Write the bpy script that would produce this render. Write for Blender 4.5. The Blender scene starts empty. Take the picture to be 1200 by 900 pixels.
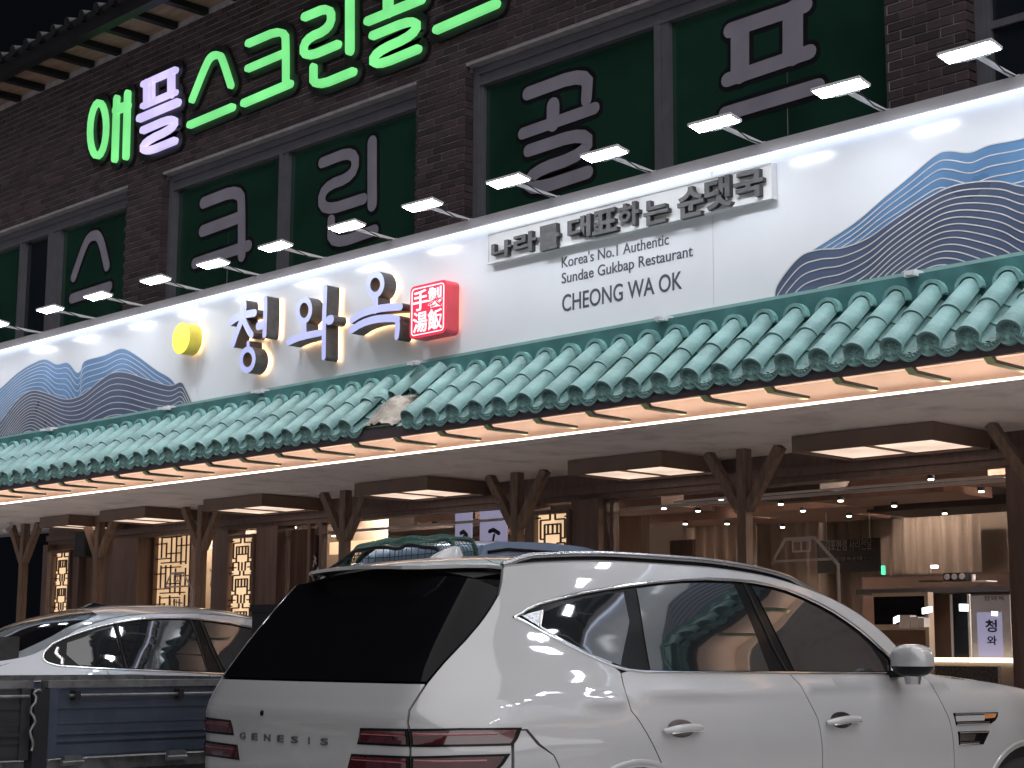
import bpy, bmesh, math, random
from math import sin, cos, radians, pi, sqrt, hypot, exp
from mathutils import Vector, Matrix, geometry

random.seed(7)
S = bpy.context.scene
COL = S.collection

# ------------------------------------------------------------------ camera
YAW, PITCH, ROLL, EYE, FPX = radians(45.71), radians(9.15), radians(0.306), 1.25, 1973.8
fwd = Vector((-sin(YAW) * cos(PITCH), cos(YAW) * cos(PITCH), sin(PITCH)))
rt0 = Vector((cos(YAW), sin(YAW), 0))
up0 = rt0.cross(fwd)
RT = rt0 * cos(ROLL) + up0 * sin(ROLL)
UP = -rt0 * sin(ROLL) + up0 * cos(ROLL)
cam_d = bpy.data.cameras.new('camera')
cam = bpy.data.objects.new('camera', cam_d)
COL.objects.link(cam)
m = Matrix((RT, UP, -fwd)).transposed().to_4x4()
m.translation = (0, 0, EYE)
cam.matrix_world = m
cam_d.sensor_width = 36
cam_d.lens = FPX / 1200 * 36
cam_d.clip_end = 500
cam_d.clip_start = 0.05
S.camera = cam
S.render.resolution_x, S.render.resolution_y = 1024, 768

# ------------------------------------------------------------------ night sky and exposure
W = bpy.data.worlds.new("World")
S.world = W
W.use_nodes = True
bgn = W.node_tree.nodes['Background']
bgn.inputs['Color'].default_value = (0.10, 0.11, 0.16, 1)
bgn.inputs['Strength'].default_value = 0.02
sun_d = bpy.data.lights.new('fill_glow', 'SUN')      # added wide fill light that keeps unlit surfaces visible, with no real source
sun_d.energy = 2.5
sun_d.angle = radians(110)
sun_d.color = (1.0, 0.97, 0.98)
sun = bpy.data.objects.new('fill_glow', sun_d)
COL.objects.link(sun)
sun.rotation_euler = (radians(37), 0, radians(90))
S.view_settings.view_transform = 'Standard'
S.view_settings.look = 'None'
S.view_settings.exposure = 0.36
S.view_settings.gamma = 1.0
S.render.engine = 'CYCLES'
S.cycles.use_denoising = True
S.cycles.max_bounces = 8
S.cycles.diffuse_bounces = 4
S.cycles.glossy_bounces = 4
S.cycles.transparent_max_bounces = 16
S.cycles.sample_clamp_indirect = 6
S.cycles.caustics_reflective = False
S.cycles.caustics_refractive = False


# ------------------------------------------------------------------ materials
def srgb(h):
    h = h.lstrip('#')
    v = [int(h[i:i + 2], 16) / 255 for i in (0, 2, 4)]
    return tuple(((c / 12.92) if c <= 0.04045 else ((c + 0.055) / 1.055) ** 2.4) for c in v)


def mat(name, col, rough=0.5, metal=0.0, var=0.12, scale=8.0, bump=0.0, bscale=60.0, spec=0.5, coat=0.0,
        rvar=0.1, island=0.0, wear=None, wear_amt=0.0, wear_scale=3.0, stretch=None):
    m = bpy.data.materials.new(name)
    m.use_nodes = True
    nt = m.node_tree
    b = nt.nodes['Principled BSDF']
    L = nt.links.new
    N = nt.nodes.new
    tc = N('ShaderNodeTexCoord')
    mp = N('ShaderNodeMapping')
    if stretch: mp.inputs['Scale'].default_value = stretch
    L(tc.outputs['Object'], mp.inputs['Vector'])
    nz = N('ShaderNodeTexNoise')
    nz.inputs['Scale'].default_value = scale
    nz.inputs['Detail'].default_value = 6
    L(mp.outputs['Vector'], nz.inputs['Vector'])
    mr = N('ShaderNodeMapRange')
    mr.inputs['From Min'].default_value = 0.3
    mr.inputs['From Max'].default_value = 0.7
    mr.inputs['To Min'].default_value = 1 - var
    mr.inputs['To Max'].default_value = 1 + var
    L(nz.outputs['Fac'], mr.inputs['Value'])
    val = mr.outputs['Result']
    if island:
        ge = N('ShaderNodeNewGeometry')
        m2 = N('ShaderNodeMapRange')
        m2.inputs['To Min'].default_value = 1 - island
        m2.inputs['To Max'].default_value = 1 + island
        oi = N('ShaderNodeObjectInfo')
        ad = N('ShaderNodeMath'); ad.operation = 'ADD'
        fr = N('ShaderNodeMath'); fr.operation = 'FRACT'
        L(ge.outputs['Random Per Island'], ad.inputs[0])
        L(oi.outputs['Random'], ad.inputs[1])
        L(ad.outputs[0], fr.inputs[0])
        L(fr.outputs[0], m2.inputs['Value'])
        mu = N('ShaderNodeMath'); mu.operation = 'MULTIPLY'
        L(val, mu.inputs[0]); L(m2.outputs['Result'], mu.inputs[1])
        val = mu.outputs[0]
    vm = N('ShaderNodeVectorMath'); vm.operation = 'SCALE'
    vm.inputs[0].default_value = col
    L(val, vm.inputs['Scale'])
    out = vm.outputs['Vector']
    if wear:
        n2 = N('ShaderNodeTexNoise'); n2.inputs['Scale'].default_value = wear_scale
        n2.inputs['Detail'].default_value = 8; n2.inputs['Roughness'].default_value = 0.65
        L(mp.outputs['Vector'], n2.inputs['Vector'])
        r2 = N('ShaderNodeMapRange')
        r2.inputs['From Min'].default_value = 0.5; r2.inputs['From Max'].default_value = 0.72
        r2.inputs['To Max'].default_value = wear_amt
        L(n2.outputs['Fac'], r2.inputs['Value'])
        mx = N('ShaderNodeMix'); mx.data_type = 'RGBA'
        L(r2.outputs['Result'], mx.inputs['Factor'])
        L(out, mx.inputs[6]); mx.inputs[7].default_value = (*wear, 1)
        out = mx.outputs[2]
    L(out, b.inputs['Base Color'])
    mr3 = N('ShaderNodeMapRange')
    mr3.inputs['From Min'].default_value = 0.3; mr3.inputs['From Max'].default_value = 0.7
    mr3.inputs['To Min'].default_value = max(0.02, rough * (1 - rvar)); mr3.inputs['To Max'].default_value = min(1, rough * (1 + rvar))
    L(nz.outputs['Fac'], mr3.inputs['Value'])
    L(mr3.outputs['Result'], b.inputs['Roughness'])
    b.inputs['Metallic'].default_value = metal
    b.inputs['Specular IOR Level'].default_value = spec
    b.inputs['Coat Weight'].default_value = coat
    b.inputs['Coat Roughness'].default_value = 0.03
    b.inputs['Coat IOR'].default_value = 1.65
    if bump:
        n3 = N('ShaderNodeTexNoise'); n3.inputs['Scale'].default_value = bscale; n3.inputs['Detail'].default_value = 5
        L(mp.outputs['Vector'], n3.inputs['Vector'])
        bp = N('ShaderNodeBump'); bp.inputs['Strength'].default_value = bump; bp.inputs['Distance'].default_value = 0.01
        L(n3.outputs['Fac'], bp.inputs['Height'])
        L(bp.outputs['Normal'], b.inputs['Normal'])
    return m


def emis(name, col, strength, var=0.0, scale=3.0):
    m = bpy.data.materials.new(name)
    m.use_nodes = True
    nt = m.node_tree
    b = nt.nodes['Principled BSDF']
    b.inputs['Base Color'].default_value = (*[min(0.8, c * 0.6) for c in col], 1)
    b.inputs['Emission Color'].default_value = (*col, 1)
    b.inputs['Emission Strength'].default_value = strength
    b.inputs['Roughness'].default_value = 0.4
    if var:
        nz = nt.nodes.new('ShaderNodeTexNoise'); nz.inputs['Scale'].default_value = scale
        tc = nt.nodes.new('ShaderNodeTexCoord')
        nt.links.new(tc.outputs['Object'], nz.inputs['Vector'])
        mr = nt.nodes.new('ShaderNodeMapRange')
        mr.inputs['From Min'].default_value = 0.3; mr.inputs['From Max'].default_value = 0.7
        mr.inputs['To Min'].default_value = strength * (1 - var); mr.inputs['To Max'].default_value = strength * (1 + var)
        nt.links.new(nz.outputs['Fac'], mr.inputs['Value'])
        nt.links.new(mr.outputs['Result'], b.inputs['Emission Strength'])
    return m


def glass(name, tint=(1, 1, 1), refl=1.0, trans=0.9):
    """thin pane: fresnel mirror over a tinted see-through sheet"""
    m = bpy.data.materials.new(name)
    m.use_nodes = True
    nt = m.node_tree
    for n in list(nt.nodes):
        if n.type != 'OUTPUT_MATERIAL': nt.nodes.remove(n)
    out = [n for n in nt.nodes if n.type == 'OUTPUT_MATERIAL'][0]
    tr = nt.nodes.new('ShaderNodeBsdfTransparent')
    tr.inputs['Color'].default_value = (*[c * trans for c in tint], 1)
    gl = nt.nodes.new('ShaderNodeBsdfGlossy'); gl.inputs['Roughness'].default_value = 0.012
    fr = nt.nodes.new('ShaderNodeFresnel'); fr.inputs['IOR'].default_value = 1.52
    mu = nt.nodes.new('ShaderNodeMath'); mu.operation = 'MULTIPLY'; mu.inputs[1].default_value = refl
    mx = nt.nodes.new('ShaderNodeMixShader')
    ge = nt.nodes.new('ShaderNodeNewGeometry')      # the rear face of the sheet adds no second, total reflection
    iv = nt.nodes.new('ShaderNodeMath'); iv.operation = 'SUBTRACT'; iv.inputs[0].default_value = 1.0
    nt.links.new(ge.outputs['Backfacing'], iv.inputs[1])
    m0 = nt.nodes.new('ShaderNodeMath'); m0.operation = 'MULTIPLY'
    nt.links.new(fr.outputs[0], m0.inputs[0]); nt.links.new(iv.outputs[0], m0.inputs[1])
    nt.links.new(m0.outputs[0], mu.inputs[0])
    nt.links.new(mu.outputs[0], mx.inputs[0])
    nt.links.new(tr.outputs[0], mx.inputs[1])
    nt.links.new(gl.outputs[0], mx.inputs[2])
    nt.links.new(mx.outputs[0], out.inputs['Surface'])
    return m


M = dict(
    asphalt=mat('pale parking concrete', (0.54, 0.53, 0.52), 0.8, var=0.25, scale=5, bump=0.4, bscale=180, wear=(0.1, 0.1, 0.1), wear_amt=0.5),
    paint_line=mat('road paint', (0.6, 0.6, 0.58), 0.6, var=0.2, scale=20),
    concrete=mat('concrete', (0.50, 0.48, 0.45), 0.8, var=0.2, scale=4, bump=0.3),
    mortar=mat('mortar', (0.30, 0.29, 0.31), 0.9, var=0.2, scale=12, bump=0.4, bscale=120),
    brick=mat('brown brick', (0.048, 0.031, 0.036), 0.75, var=0.25, scale=18, bump=0.5, bscale=90, island=0.38),
    frame_grey=mat('window frame', (0.15, 0.15, 0.175), 0.4, metal=0.3, var=0.1),
    film_green=mat('green window film', (0.013, 0.042, 0.029), 0.14, var=0.25, scale=1.2),
    film_dark=mat('dark glass', (0.012, 0.016, 0.022), 0.15, var=0.2, scale=1.5),
    film_letter=mat('grey film lettering', (0.27, 0.26, 0.32), 0.45, var=0.1, scale=4),
    film_black=mat('black film', (0.006, 0.007, 0.01), 0.4),
    wood_eave=mat('eave boards', (0.27, 0.18, 0.13), 0.7, var=0.25, scale=3, stretch=(1, 6, 1)),
    dark_metal=mat('dark metal', (0.02, 0.02, 0.024), 0.45, metal=0.4),
    panel=mat('white sign panel', (0.78, 0.80, 0.84), 0.17, var=0.02, scale=2.0, rvar=0.1, wear=(0.6, 0.61, 0.63), wear_amt=0.10, wear_scale=1.3),
    casing=mat('grey sign casing', (0.48, 0.47, 0.50), 0.4, metal=0.2, var=0.06, scale=3),
    lamp_metal=mat('grey lamp metal', (0.75, 0.75, 0.78), 0.4, metal=0.2),
    led_white=emis('flood lamp face', (0.90, 0.94, 1.0), 52.0),
    led_strip=emis('white led strip', (0.72, 0.80, 1.0), 2.2),
    led_warm=emis('warm led strip', (1.0, 0.82, 0.68), 9.0),
    halo=emis('warm halo light', (1.0, 0.62, 0.32), 3.2),
    let_green=emis('lit green acrylic', (0.19, 0.74, 0.24), 0.80, var=0.15, scale=2.5),
    let_purple=emis('lit lilac acrylic', (0.66, 0.58, 1.0), 0.75, var=0.14, scale=3),
    let_blue=emis('lit pale blue acrylic', (0.52, 0.55, 0.95), 0.42, var=0.06, scale=5),
    let_side=mat('dark letter return', (0.06, 0.055, 0.055), 0.5, var=0.3, scale=20, bump=0.2),
    sun_face=emis('lit yellow acrylic', (1.0, 0.86, 0.10), 0.62, var=0.05),
    sun_side=mat('yellow return', (0.75, 0.62, 0.08), 0.45),
    seal_red=emis('lit red acrylic', (0.85, 0.03, 0.08), 0.55, var=0.05),
    seal_side=mat('red return', (0.65, 0.06, 0.08), 0.45),
    seal_white=emis('lit white acrylic', (1.0, 0.9, 0.92), 0.8),
    board=mat('slogan board', (0.70, 0.71, 0.72), 0.4, var=0.06, scale=6, bump=0.05),
    stone_letter=mat('grey metal letter', (0.085, 0.085, 0.09), 0.5, var=0.25, scale=30, bump=0.4, bscale=80),
    stone_side=mat('grey letter side', (0.03, 0.03, 0.033), 0.5, var=0.25, scale=30),
    print_grey=mat('printed grey lettering', (0.085, 0.09, 0.115), 0.4, var=0.05),
    mt_blue=mat('mountain print blue', (0.125, 0.26, 0.47), 0.3, var=0.30, scale=1.6),
    mt_dark=mat('mountain print slate', (0.092, 0.12, 0.195), 0.3, var=0.22, scale=1.6),
    mt_line=mat('mountain print contour', (0.62, 0.60, 0.60), 0.35, var=0.1),
    teal=mat('teal glazed tile', (0.165, 0.30, 0.292), 0.55, var=0.12, scale=9, bump=0.25, bscale=70, island=0.13,
             wear=(0.34, 0.52, 0.50), wear_amt=0.5, wear_scale=7),
    teal_dark=mat('dark teal tile relief', (0.18, 0.36, 0.345), 0.5, var=0.3, scale=14, bump=0.3),
    teal_band=mat('teal back flashing', (0.045, 0.15, 0.15), 0.5, var=0.3, scale=5, bump=0.3, bscale=30),
    teal_trim=mat('pale teal trim', (0.26, 0.42, 0.40), 0.45, var=0.1),
    foam=mat('exposed mortar lump', (0.40, 0.36, 0.31), 0.9, var=0.4, scale=14, bump=0.9, bscale=35, wear=(0.10, 0.08, 0.07), wear_amt=0.7, wear_scale=8),
    fascia=mat('plum eave fascia', (0.085, 0.065, 0.075), 0.55, var=0.12, scale=3),
    cove=mat('cove boards', (0.86, 0.72, 0.63), 0.7, var=0.06, scale=4),
    rafter_end=mat('dark rafter end', (0.02, 0.022, 0.03), 0.5),
    rafter_green=mat('green rafter', (0.46, 0.54, 0.26), 0.6, var=0.2, scale=10),
    soffit=mat('soffit boards', (0.90, 0.82, 0.80), 0.75, var=0.06, scale=1.5, wear=(0.3, 0.24, 0.22), wear_amt=0.5, wear_scale=2.6),
    post_wood=mat('weathered post wood', (0.20, 0.13, 0.095), 0.7, var=0.35, scale=5, bump=0.5, bscale=30, stretch=(6, 6, 1)),
    wood_dark=mat('dark red wood', (0.145, 0.09, 0.075), 0.5, var=0.25, scale=3, bump=0.15, bscale=30, stretch=(8, 8, 1)),
    wood_mid=mat('brown wood panel', (0.15, 0.09, 0.065), 0.5, var=0.2, scale=3, stretch=(8, 8, 1)),
    wood_box=mat('ceiling box wood', (0.17, 0.11, 0.085), 0.55, var=0.15, scale=3),
    box_light=emis('ceiling light diffuser', (1.0, 0.76, 0.60), 0.72, var=0.25, scale=3),
    lattice_light=emis('lattice lamp paper', (1.0, 0.68, 0.40), 0.75, var=0.22, scale=4),
    lattice_bar=mat('lattice bar', (0.05, 0.022, 0.015), 0.5),
    glass=glass('storefront glass', (0.97, 0.95, 0.93), 1.0, 0.92),
    int_wall=mat('interior plaster', (0.50, 0.41, 0.34), 0.8, var=0.06, scale=2),
    int_ceiling=mat('interior dark ceiling', (0.07, 0.05, 0.045), 0.8),
    int_floor=mat('interior floor', (0.22, 0.17, 0.13), 0.4),
    curtain=mat('beige curtain', (0.48, 0.39, 0.33), 0.85, var=0.1, scale=3),
    int_box=mat('interior orange wood', (0.23, 0.135, 0.10), 0.6, var=0.15),
    black=mat('matte black', (0.012, 0.012, 0.014), 0.5),
    black_gloss=mat('gloss black', (0.006, 0.006, 0.008), 0.08, spec=0.6),
    down=emis('downlight', (1.0, 0.93, 0.84), 9.0),
    white_soft=mat('white board', (0.6, 0.58, 0.62), 0.5, var=0.05),
    lilac_lit=emis('backlit lilac poster', (0.50, 0.50, 0.78), 0.42, var=0.1),
    exit_green=emis('green exit sign', (0.1, 1.0, 0.45), 1.5),
    cream_lit=emis('lit cream niche', (1.0, 0.74, 0.46), 0.8, var=0.2),
    counter=mat('counter top', (0.20, 0.20, 0.23), 0.3, metal=0.3),
    frost=mat('frosted sticker', (0.42, 0.38, 0.36), 0.7),
    granite=mat('speckled stone', (0.12, 0.10, 0.09), 0.5, var=0.6, scale=60),
    reflection_glow=emis('lamp reflection glow', (0.9, 0.95, 1.0), 4.0),
)


# ------------------------------------------------------------------ mesh helpers
ROOTM = {}
SCL = 1.18        # building parts are measured in units of 1.18 m about the eye point (0, 0, EYE)


def placed(loc):
    return (loc[0] * SCL, loc[1] * SCL, EYE + (loc[2] - EYE) * SCL)


class MB:
    def __init__(s):
        s.v, s.f, s.mi, s.sm = [], [], [], []

    def add(s, vs, fs, mi=0, smooth=False):
        b = len(s.v)
        s.v += [tuple(v) for v in vs]
        for f in fs:
            s.f.append([b + i for i in f]); s.mi.append(mi); s.sm.append(smooth)
        return s

    def box(s, x0, x1, y0, y1, z0, z1, mi=0):
        v = [(x, y, z) for x in (x0, x1) for y in (y0, y1) for z in (z0, z1)]
        return s.add(v, [(0, 1, 3, 2), (4, 6, 7, 5), (0, 4, 5, 1), (2, 3, 7, 6), (0, 2, 6, 4), (1, 5, 7, 3)], mi)

    def beam(s, p, q, w, h, up=(0, 0, 1), mi=0):
        p, q = Vector(p), Vector(q)
        d = (q - p).normalized(); u = Vector(up)
        r = d.cross(u).normalized(); u = r.cross(d)
        v = [c + r * a * w / 2 + u * b * h / 2 for c in (p, q) for a, b in ((-1, -1), (1, -1), (1, 1), (-1, 1))]
        return s.add(v, [(3, 2, 1, 0), (4, 5, 6, 7), (0, 1, 5, 4), (1, 2, 6, 5), (2, 3, 7, 6), (3, 0, 4, 7)], mi)

    def tube(s, pts, r, n=8, mi=0, cap=True, smooth=True):
        pts = [Vector(p) for p in pts]
        rings = []
        rr = r if isinstance(r, (list, tuple)) else [r] * len(pts)
        prev = None
        for i, p in enumerate(pts):
            d = (pts[min(i + 1, len(pts) - 1)] - pts[max(i - 1, 0)]).normalized()
            if prev is None:
                a = Vector((0, 0, 1)) if abs(d.z) < .9 else Vector((1, 0, 0))
                u = d.cross(a).normalized()
            else:
                u = (prev - d * prev.dot(d)).normalized()
            prev = u; w = d.cross(u)
            rings.append([p + (u * cos(2 * pi * k / n) + w * sin(2 * pi * k / n)) * rr[i] for k in range(n)])
        vs = [v for ring in rings for v in ring]
        fs = [(i * n + k, i * n + (k + 1) % n, (i + 1) * n + (k + 1) % n, (i + 1) * n + k) for i in range(len(pts) - 1) for k in range(n)]
        s.add(vs, fs, mi, smooth)
        if cap:
            s.add(rings[0], [tuple(range(n))[::-1]], mi); s.add(rings[-1], [tuple(range(n))], mi)
        return s

    def prism(s, poly, fn, d0, d1, mi=0, mis=None, back=True):
        """poly: 2-D outline, fn(a,b,d) gives the point; front face at d0"""
        tri = geometry.tessellate_polygon([[Vector((a, b, 0)) for a, b in poly]])
        n = len(poly)
        fr = [fn(a, b, d0) for a, b in poly]; bk = [fn(a, b, d1) for a, b in poly]
        s.add(fr, tri, mi)
        if back: s.add(bk, [t[::-1] for t in tri], mi if mis is None else mis)
        s.add(fr + bk, [(i, (i + 1) % n, n + (i + 1) % n, n + i) for i in range(n)], mi if mis is None else mis)
        return s

    def ribbon(s, pts, w, fn, d0, d1, mi=0, mis=None, closed=False, cap=6):
        """a stroke of width w along a 2-D polyline with round ends, given thickness d0..d1"""
        P = [Vector(p) for p in pts]
        n = len(P)
        if isinstance(w, (list, tuple)):
            m_ = len(w)
            ww = []
            for i in range(n):
                t = i / max(1, n - 1) * (m_ - 1); k_ = min(int(t), m_ - 2)
                ww.append(w[k_] + (w[k_ + 1] - w[k_]) * (t - k_))
        else: ww = [w] * n
        Ls, Rs = [], []
        for i in range(n):
            if closed: a, b = P[i - 1], P[(i + 1) % n]
            else: a, b = P[max(i - 1, 0)], P[min(i + 1, n - 1)]
            d1_ = (P[i] - a); d2_ = (b - P[i])
            if d1_.length < 1e-9: d1_ = d2_
            if d2_.length < 1e-9: d2_ = d1_
            d1_.normalize(); d2_.normalize()
            t = (d1_ + d2_)
            if t.length < 1e-6: t = d1_
            t.normalize()
            nn = Vector((-t.y, t.x))
            k = min(1.6, 1 / max(0.3, nn.dot(Vector((-d1_.y, d1_.x)))))
            Ls.append(P[i] + nn * ww[i] / 2 * k); Rs.append(P[i] - nn * ww[i] / 2 * k)
        quads = []
        N2 = n if closed else n - 1
        for d, flip in ((d0, False), (d1, True)):
            vs = [fn(p.x, p.y, d) for p in Ls] + [fn(p.x, p.y, d) for p in Rs]
            fs = [(i, (i + 1) % n, n + (i + 1) % n, n + i) for i in range(N2)]
            s.add(vs, [f[::-1] for f in fs] if flip else fs, (mi if mis is None else mis) if flip else mi)
        def wall(ch, cl=False):
            k = len(ch)
            vs = [fn(p.x, p.y, d0) for p in ch] + [fn(p.x, p.y, d1) for p in ch]
            s.add(vs, [(i, (i + 1) % k, k + (i + 1) % k, k + i) for i in range(k if cl else k - 1)], mi if mis is None else mis)
        if closed:
            wall(Ls, True); wall(Rs, True)
        else:
            wall(Ls); wall(Rs)
            for c, l, r in ((P[0], Rs[0], Ls[0]), (P[-1], Ls[-1], Rs[-1])):
                a0 = math.atan2((l - c).y, (l - c).x); rad = (l - c).length
                arc = [l] + [c + Vector((cos(a0 - pi * k / cap), sin(a0 - pi * k / cap))) * rad for k in range(1, cap)] + [r]
                for d, flip in ((d0, False), (d1, True)):
                    vs = [fn(c.x, c.y, d)] + [fn(p.x, p.y, d) for p in arc]
                    s.add(vs, [(0, i + 1, i + 2) if not flip else (0, i + 2, i + 1) for i in range(len(arc) - 1)], (mi if mis is None else mis) if flip else mi)
                wall(arc)
        return s

    def build(s, name, mats, parent=None, label=None, local=False, smooth=None, kind=None, normals=None):
        me = bpy.data.meshes.new(name)
        vs = s.v
        if parent is not None and not local:
            inv = root_matrix(parent).inverted()
            vs = [tuple(inv @ Vector(v)) for v in vs]
        me.from_pydata(vs, [], s.f)
        if not isinstance(mats, (list, tuple)): mats = [mats]
        for mm in mats: me.materials.append(M[mm] if isinstance(mm, str) else mm)
        for i, p in enumerate(me.polygons):
            p.material_index = s.mi[i]
            p.use_smooth = s.sm[i] if smooth is None else smooth
        me.update()
        o = bpy.data.objects.new(name, me)
        COL.objects.link(o)
        if parent is not None: o.parent = parent
        if label: o['label'] = label
        if kind: o['kind'] = kind
        return o


def root_matrix(o):
    while o.parent: o = o.parent
    return ROOTM.get(o.name, Matrix.Identity(4))


def thing(name, label, cat, loc=(0, 0, 0), rotz=0.0, group=None):
    o = bpy.data.objects.new(name, None)
    COL.objects.link(o)
    o.empty_display_size = 0.2
    o.location = placed(loc); o.rotation_euler = (0, 0, rotz); o.scale = (SCL,) * 3
    ROOTM[o.name] = Matrix.Translation(loc) @ Matrix.Rotation(rotz, 4, 'Z')
    o['label'] = label; o['category'] = cat
    if group: o['group'] = group
    return o


def dup(o, loc=None, rotz=None, label=None, parent=None):
    c = o.copy(); COL.objects.link(c)
    if parent is not None: c.parent = parent
    else:
        c.location = placed(loc); c.rotation_euler = (0, 0, rotz or 0)
    if label: c['label'] = label
    for ch in [x for x in ALLCH(o)]: dup(ch, parent=c)
    return c


def ALLCH(o): return [x for x in COL.objects if x.parent == o]


def inst(src, parent, loc, rot=(0, 0, 0), scale=(1, 1, 1), name=None):
    """another copy of a piece that shares its mesh; loc in the parent's space"""
    c = bpy.data.objects.new(name or src.name.split('.')[0], src.data)
    COL.objects.link(c); c.parent = parent
    c.location = loc; c.rotation_euler = rot; c.scale = scale
    return c


def at(px, py, Y):
    """where a sight line of the survey photograph meets the facade-parallel plane y = Y: (X, Z)"""
    d = fwd + RT * (px - 600) / FPX - UP * (py - 450) / FPX
    t = Y / d.y
    return d.x * t, d.z * t + EYE


def ats(pts, Y): return [at(p[0], p[1], Y) for p in pts]


def plane_y(Y):
    return lambda a, b, d: Vector((a, Y + d, b))


def chaikin(pts, it=2, closed=False):
    for _ in range(it):
        o = []
        n = len(pts)
        rng = range(n) if closed else range(n - 1)
        if not closed: o.append(pts[0])
        for i in rng:
            a, b = pts[i], pts[(i + 1) % n]
            o.append((a[0] * .75 + b[0] * .25, a[1] * .75 + b[1] * .25))
            o.append((a[0] * .25 + b[0] * .75, a[1] * .25 + b[1] * .75))
        if not closed: o.append(pts[-1])
        pts = o
    return pts


def text_mesh(body, offset=0.0, extrude=0.0, spacing=1.0):
    cu = bpy.data.curves.new('lettering', 'FONT')
    cu.body = body; cu.size = 1.0; cu.offset = offset; cu.extrude = extrude; cu.space_character = spacing
    cu.resolution_u = 4
    ob = bpy.data.objects.new('lettering', cu)
    COL.objects.link(ob)
    dg = bpy.context.evaluated_depsgraph_get()
    me = bpy.data.meshes.new_from_object(ob.evaluated_get(dg))
    bpy.data.objects.remove(ob); bpy.data.curves.remove(cu)
    vs = [v.co.copy() for v in me.vertices]; fs = [tuple(p.vertices) for p in me.polygons]
    bpy.data.meshes.remove(me)
    return vs, fs


def text_on(body, fn, x0, x1, z0, z1, d0=-0.004, d1=0.0, offset=0.0, mb=None, mi=0, mis=None, keep=False):
    """lettering stretched to the box x0..x1, z0..z1 of a surface fn(a,b,d)"""
    mb = mb or MB()
    vs, fs = text_mesh(body, offset, 0.5)
    if not vs: return mb
    xs = [v.x for v in vs]; ys = [v.y for v in vs]
    ax, bx, ay, by = min(xs), max(xs), min(ys), max(ys)
    sx = (x1 - x0) / max(1e-6, bx - ax); sz = (z1 - z0) / max(1e-6, by - ay)
    out = [fn(x0 + (v.x - ax) * sx, z0 + (v.y - ay) * sz, d0 if v.z > 0 else d1) for v in vs]
    b = len(mb.v)
    mb.v += [tuple(v) for v in out]
    for f in fs:
        zz = [vs[i].z for i in f]
        side = max(zz) - min(zz) > 0.1 or zz[0] < 0
        mb.f.append([b + i for i in f]); mb.mi.append(mi if not side else (mi if mis is None else mis)); mb.sm.append(False)
    return mb

#@@PART2
def proj(P):
    v = Vector(P) - Vector((0, 0, EYE)); z = v.dot(fwd)
    return 600 + FPX * v.dot(RT) / z, 450 - FPX * v.dot(UP) / z


# ================================================================== ground
def ground_z(x, y):
    t = min(1, max(0, (-9.2 - x) / 1.6)); t = t * t * (3 - 2 * t)
    return 0.15 * t


g = MB()
xs = [-260, -120, -60, -40, -30, -24] + [-20 + i for i in range(0, 34)] + [20, 30, 50, 90, 200]
ys = [-200, -90, -40, -20, -12] + [-8 + i for i in range(0, 24)] + [22, 40, 90, 260]
vs = [(x, y, ground_z(x, y)) for x in xs for y in ys]
ny = len(ys)
g.add(vs, [(i * ny + j, (i + 1) * ny + j, (i + 1) * ny + j + 1, i * ny + j + 1) for i in range(len(xs) - 1) for j in range(ny - 1)], smooth=True)
g.build('ground', 'asphalt', kind='structure')
pv = MB(); pv.box(-30, 8, 9.85, 10.83, -0.05, 0.105)
pv.build('pavement', 'concrete', kind='structure')
ml = MB()
for x in (-4.35, -7.05, -9.9, -12.6, -15.3):
    z = ground_z(x, 6) + 0.004
    vs = [(x - .06, 2.8, ground_z(x - .06, 3) + .004), (x + .06, 2.8, ground_z(x + .06, 3) + .004), (x + .06, 9.8, ground_z(x + .06, 3) + .004), (x - .06, 9.8, ground_z(x - .06, 3) + .004)]
    ml.add(vs, [(0, 1, 2, 3)])
ml.build('parking_lines', 'paint_line', kind='structure')

# ================================================================== brick building, upper floor
BY = 9.37                                   # face of the bricks
bld = thing('brick_building', 'dark brown brick upper storey with green filmed windows above the white restaurant sign', 'building', (-10, 9.6, 0))
WINS = [(-24.0, -15.62), (-14.92, -10.84), (-10.20, -6.02), (-5.40, 0.5)]   # openings
WTOP = 6.225
mw = MB()
mw.box(-25, 5, BY + .012, 9.75, WTOP + .02, 7.95)
for x0, x1 in ((-15.62, -14.92), (-10.84, -10.20), (-6.02, -5.40), (.5, 5)):
    mw.box(x0 + .012, x1 - .012, BY + .012, 9.75, 2.62, WTOP + .02)
mw.box(-25, 5, 9.62, 9.80, 2.62, 4.4)
mw.box(-25, 5, 9.75, 16, 7.8, 7.95)
mw.build('mortar_wall', 'mortar', bld)


def brick_mesh(L, H, D):
    b = 0.004
    mb = MB()
    x, z = L / 2, H / 2
    fr = [(-x + b, 0, -z + b), (x - b, 0, -z + b), (x - b, 0, z - b), (-x + b, 0, z - b)]
    md = [(-x, b, -z), (x, b, -z), (x, b, z), (-x, b, z)]
    bk = [(-x, D, -z), (x, D, -z), (x, D, z), (-x, D, z)]
    mb.add(fr + md + bk, [(0, 1, 2, 3)] + [(i, i + 4, (i + 1) % 4 + 4, (i + 1) % 4) for i in range(4)] + [(i + 4, i + 8, (i + 1) % 4 + 8, (i + 1) % 4 + 4) for i in range(4)])
    return mb


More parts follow.
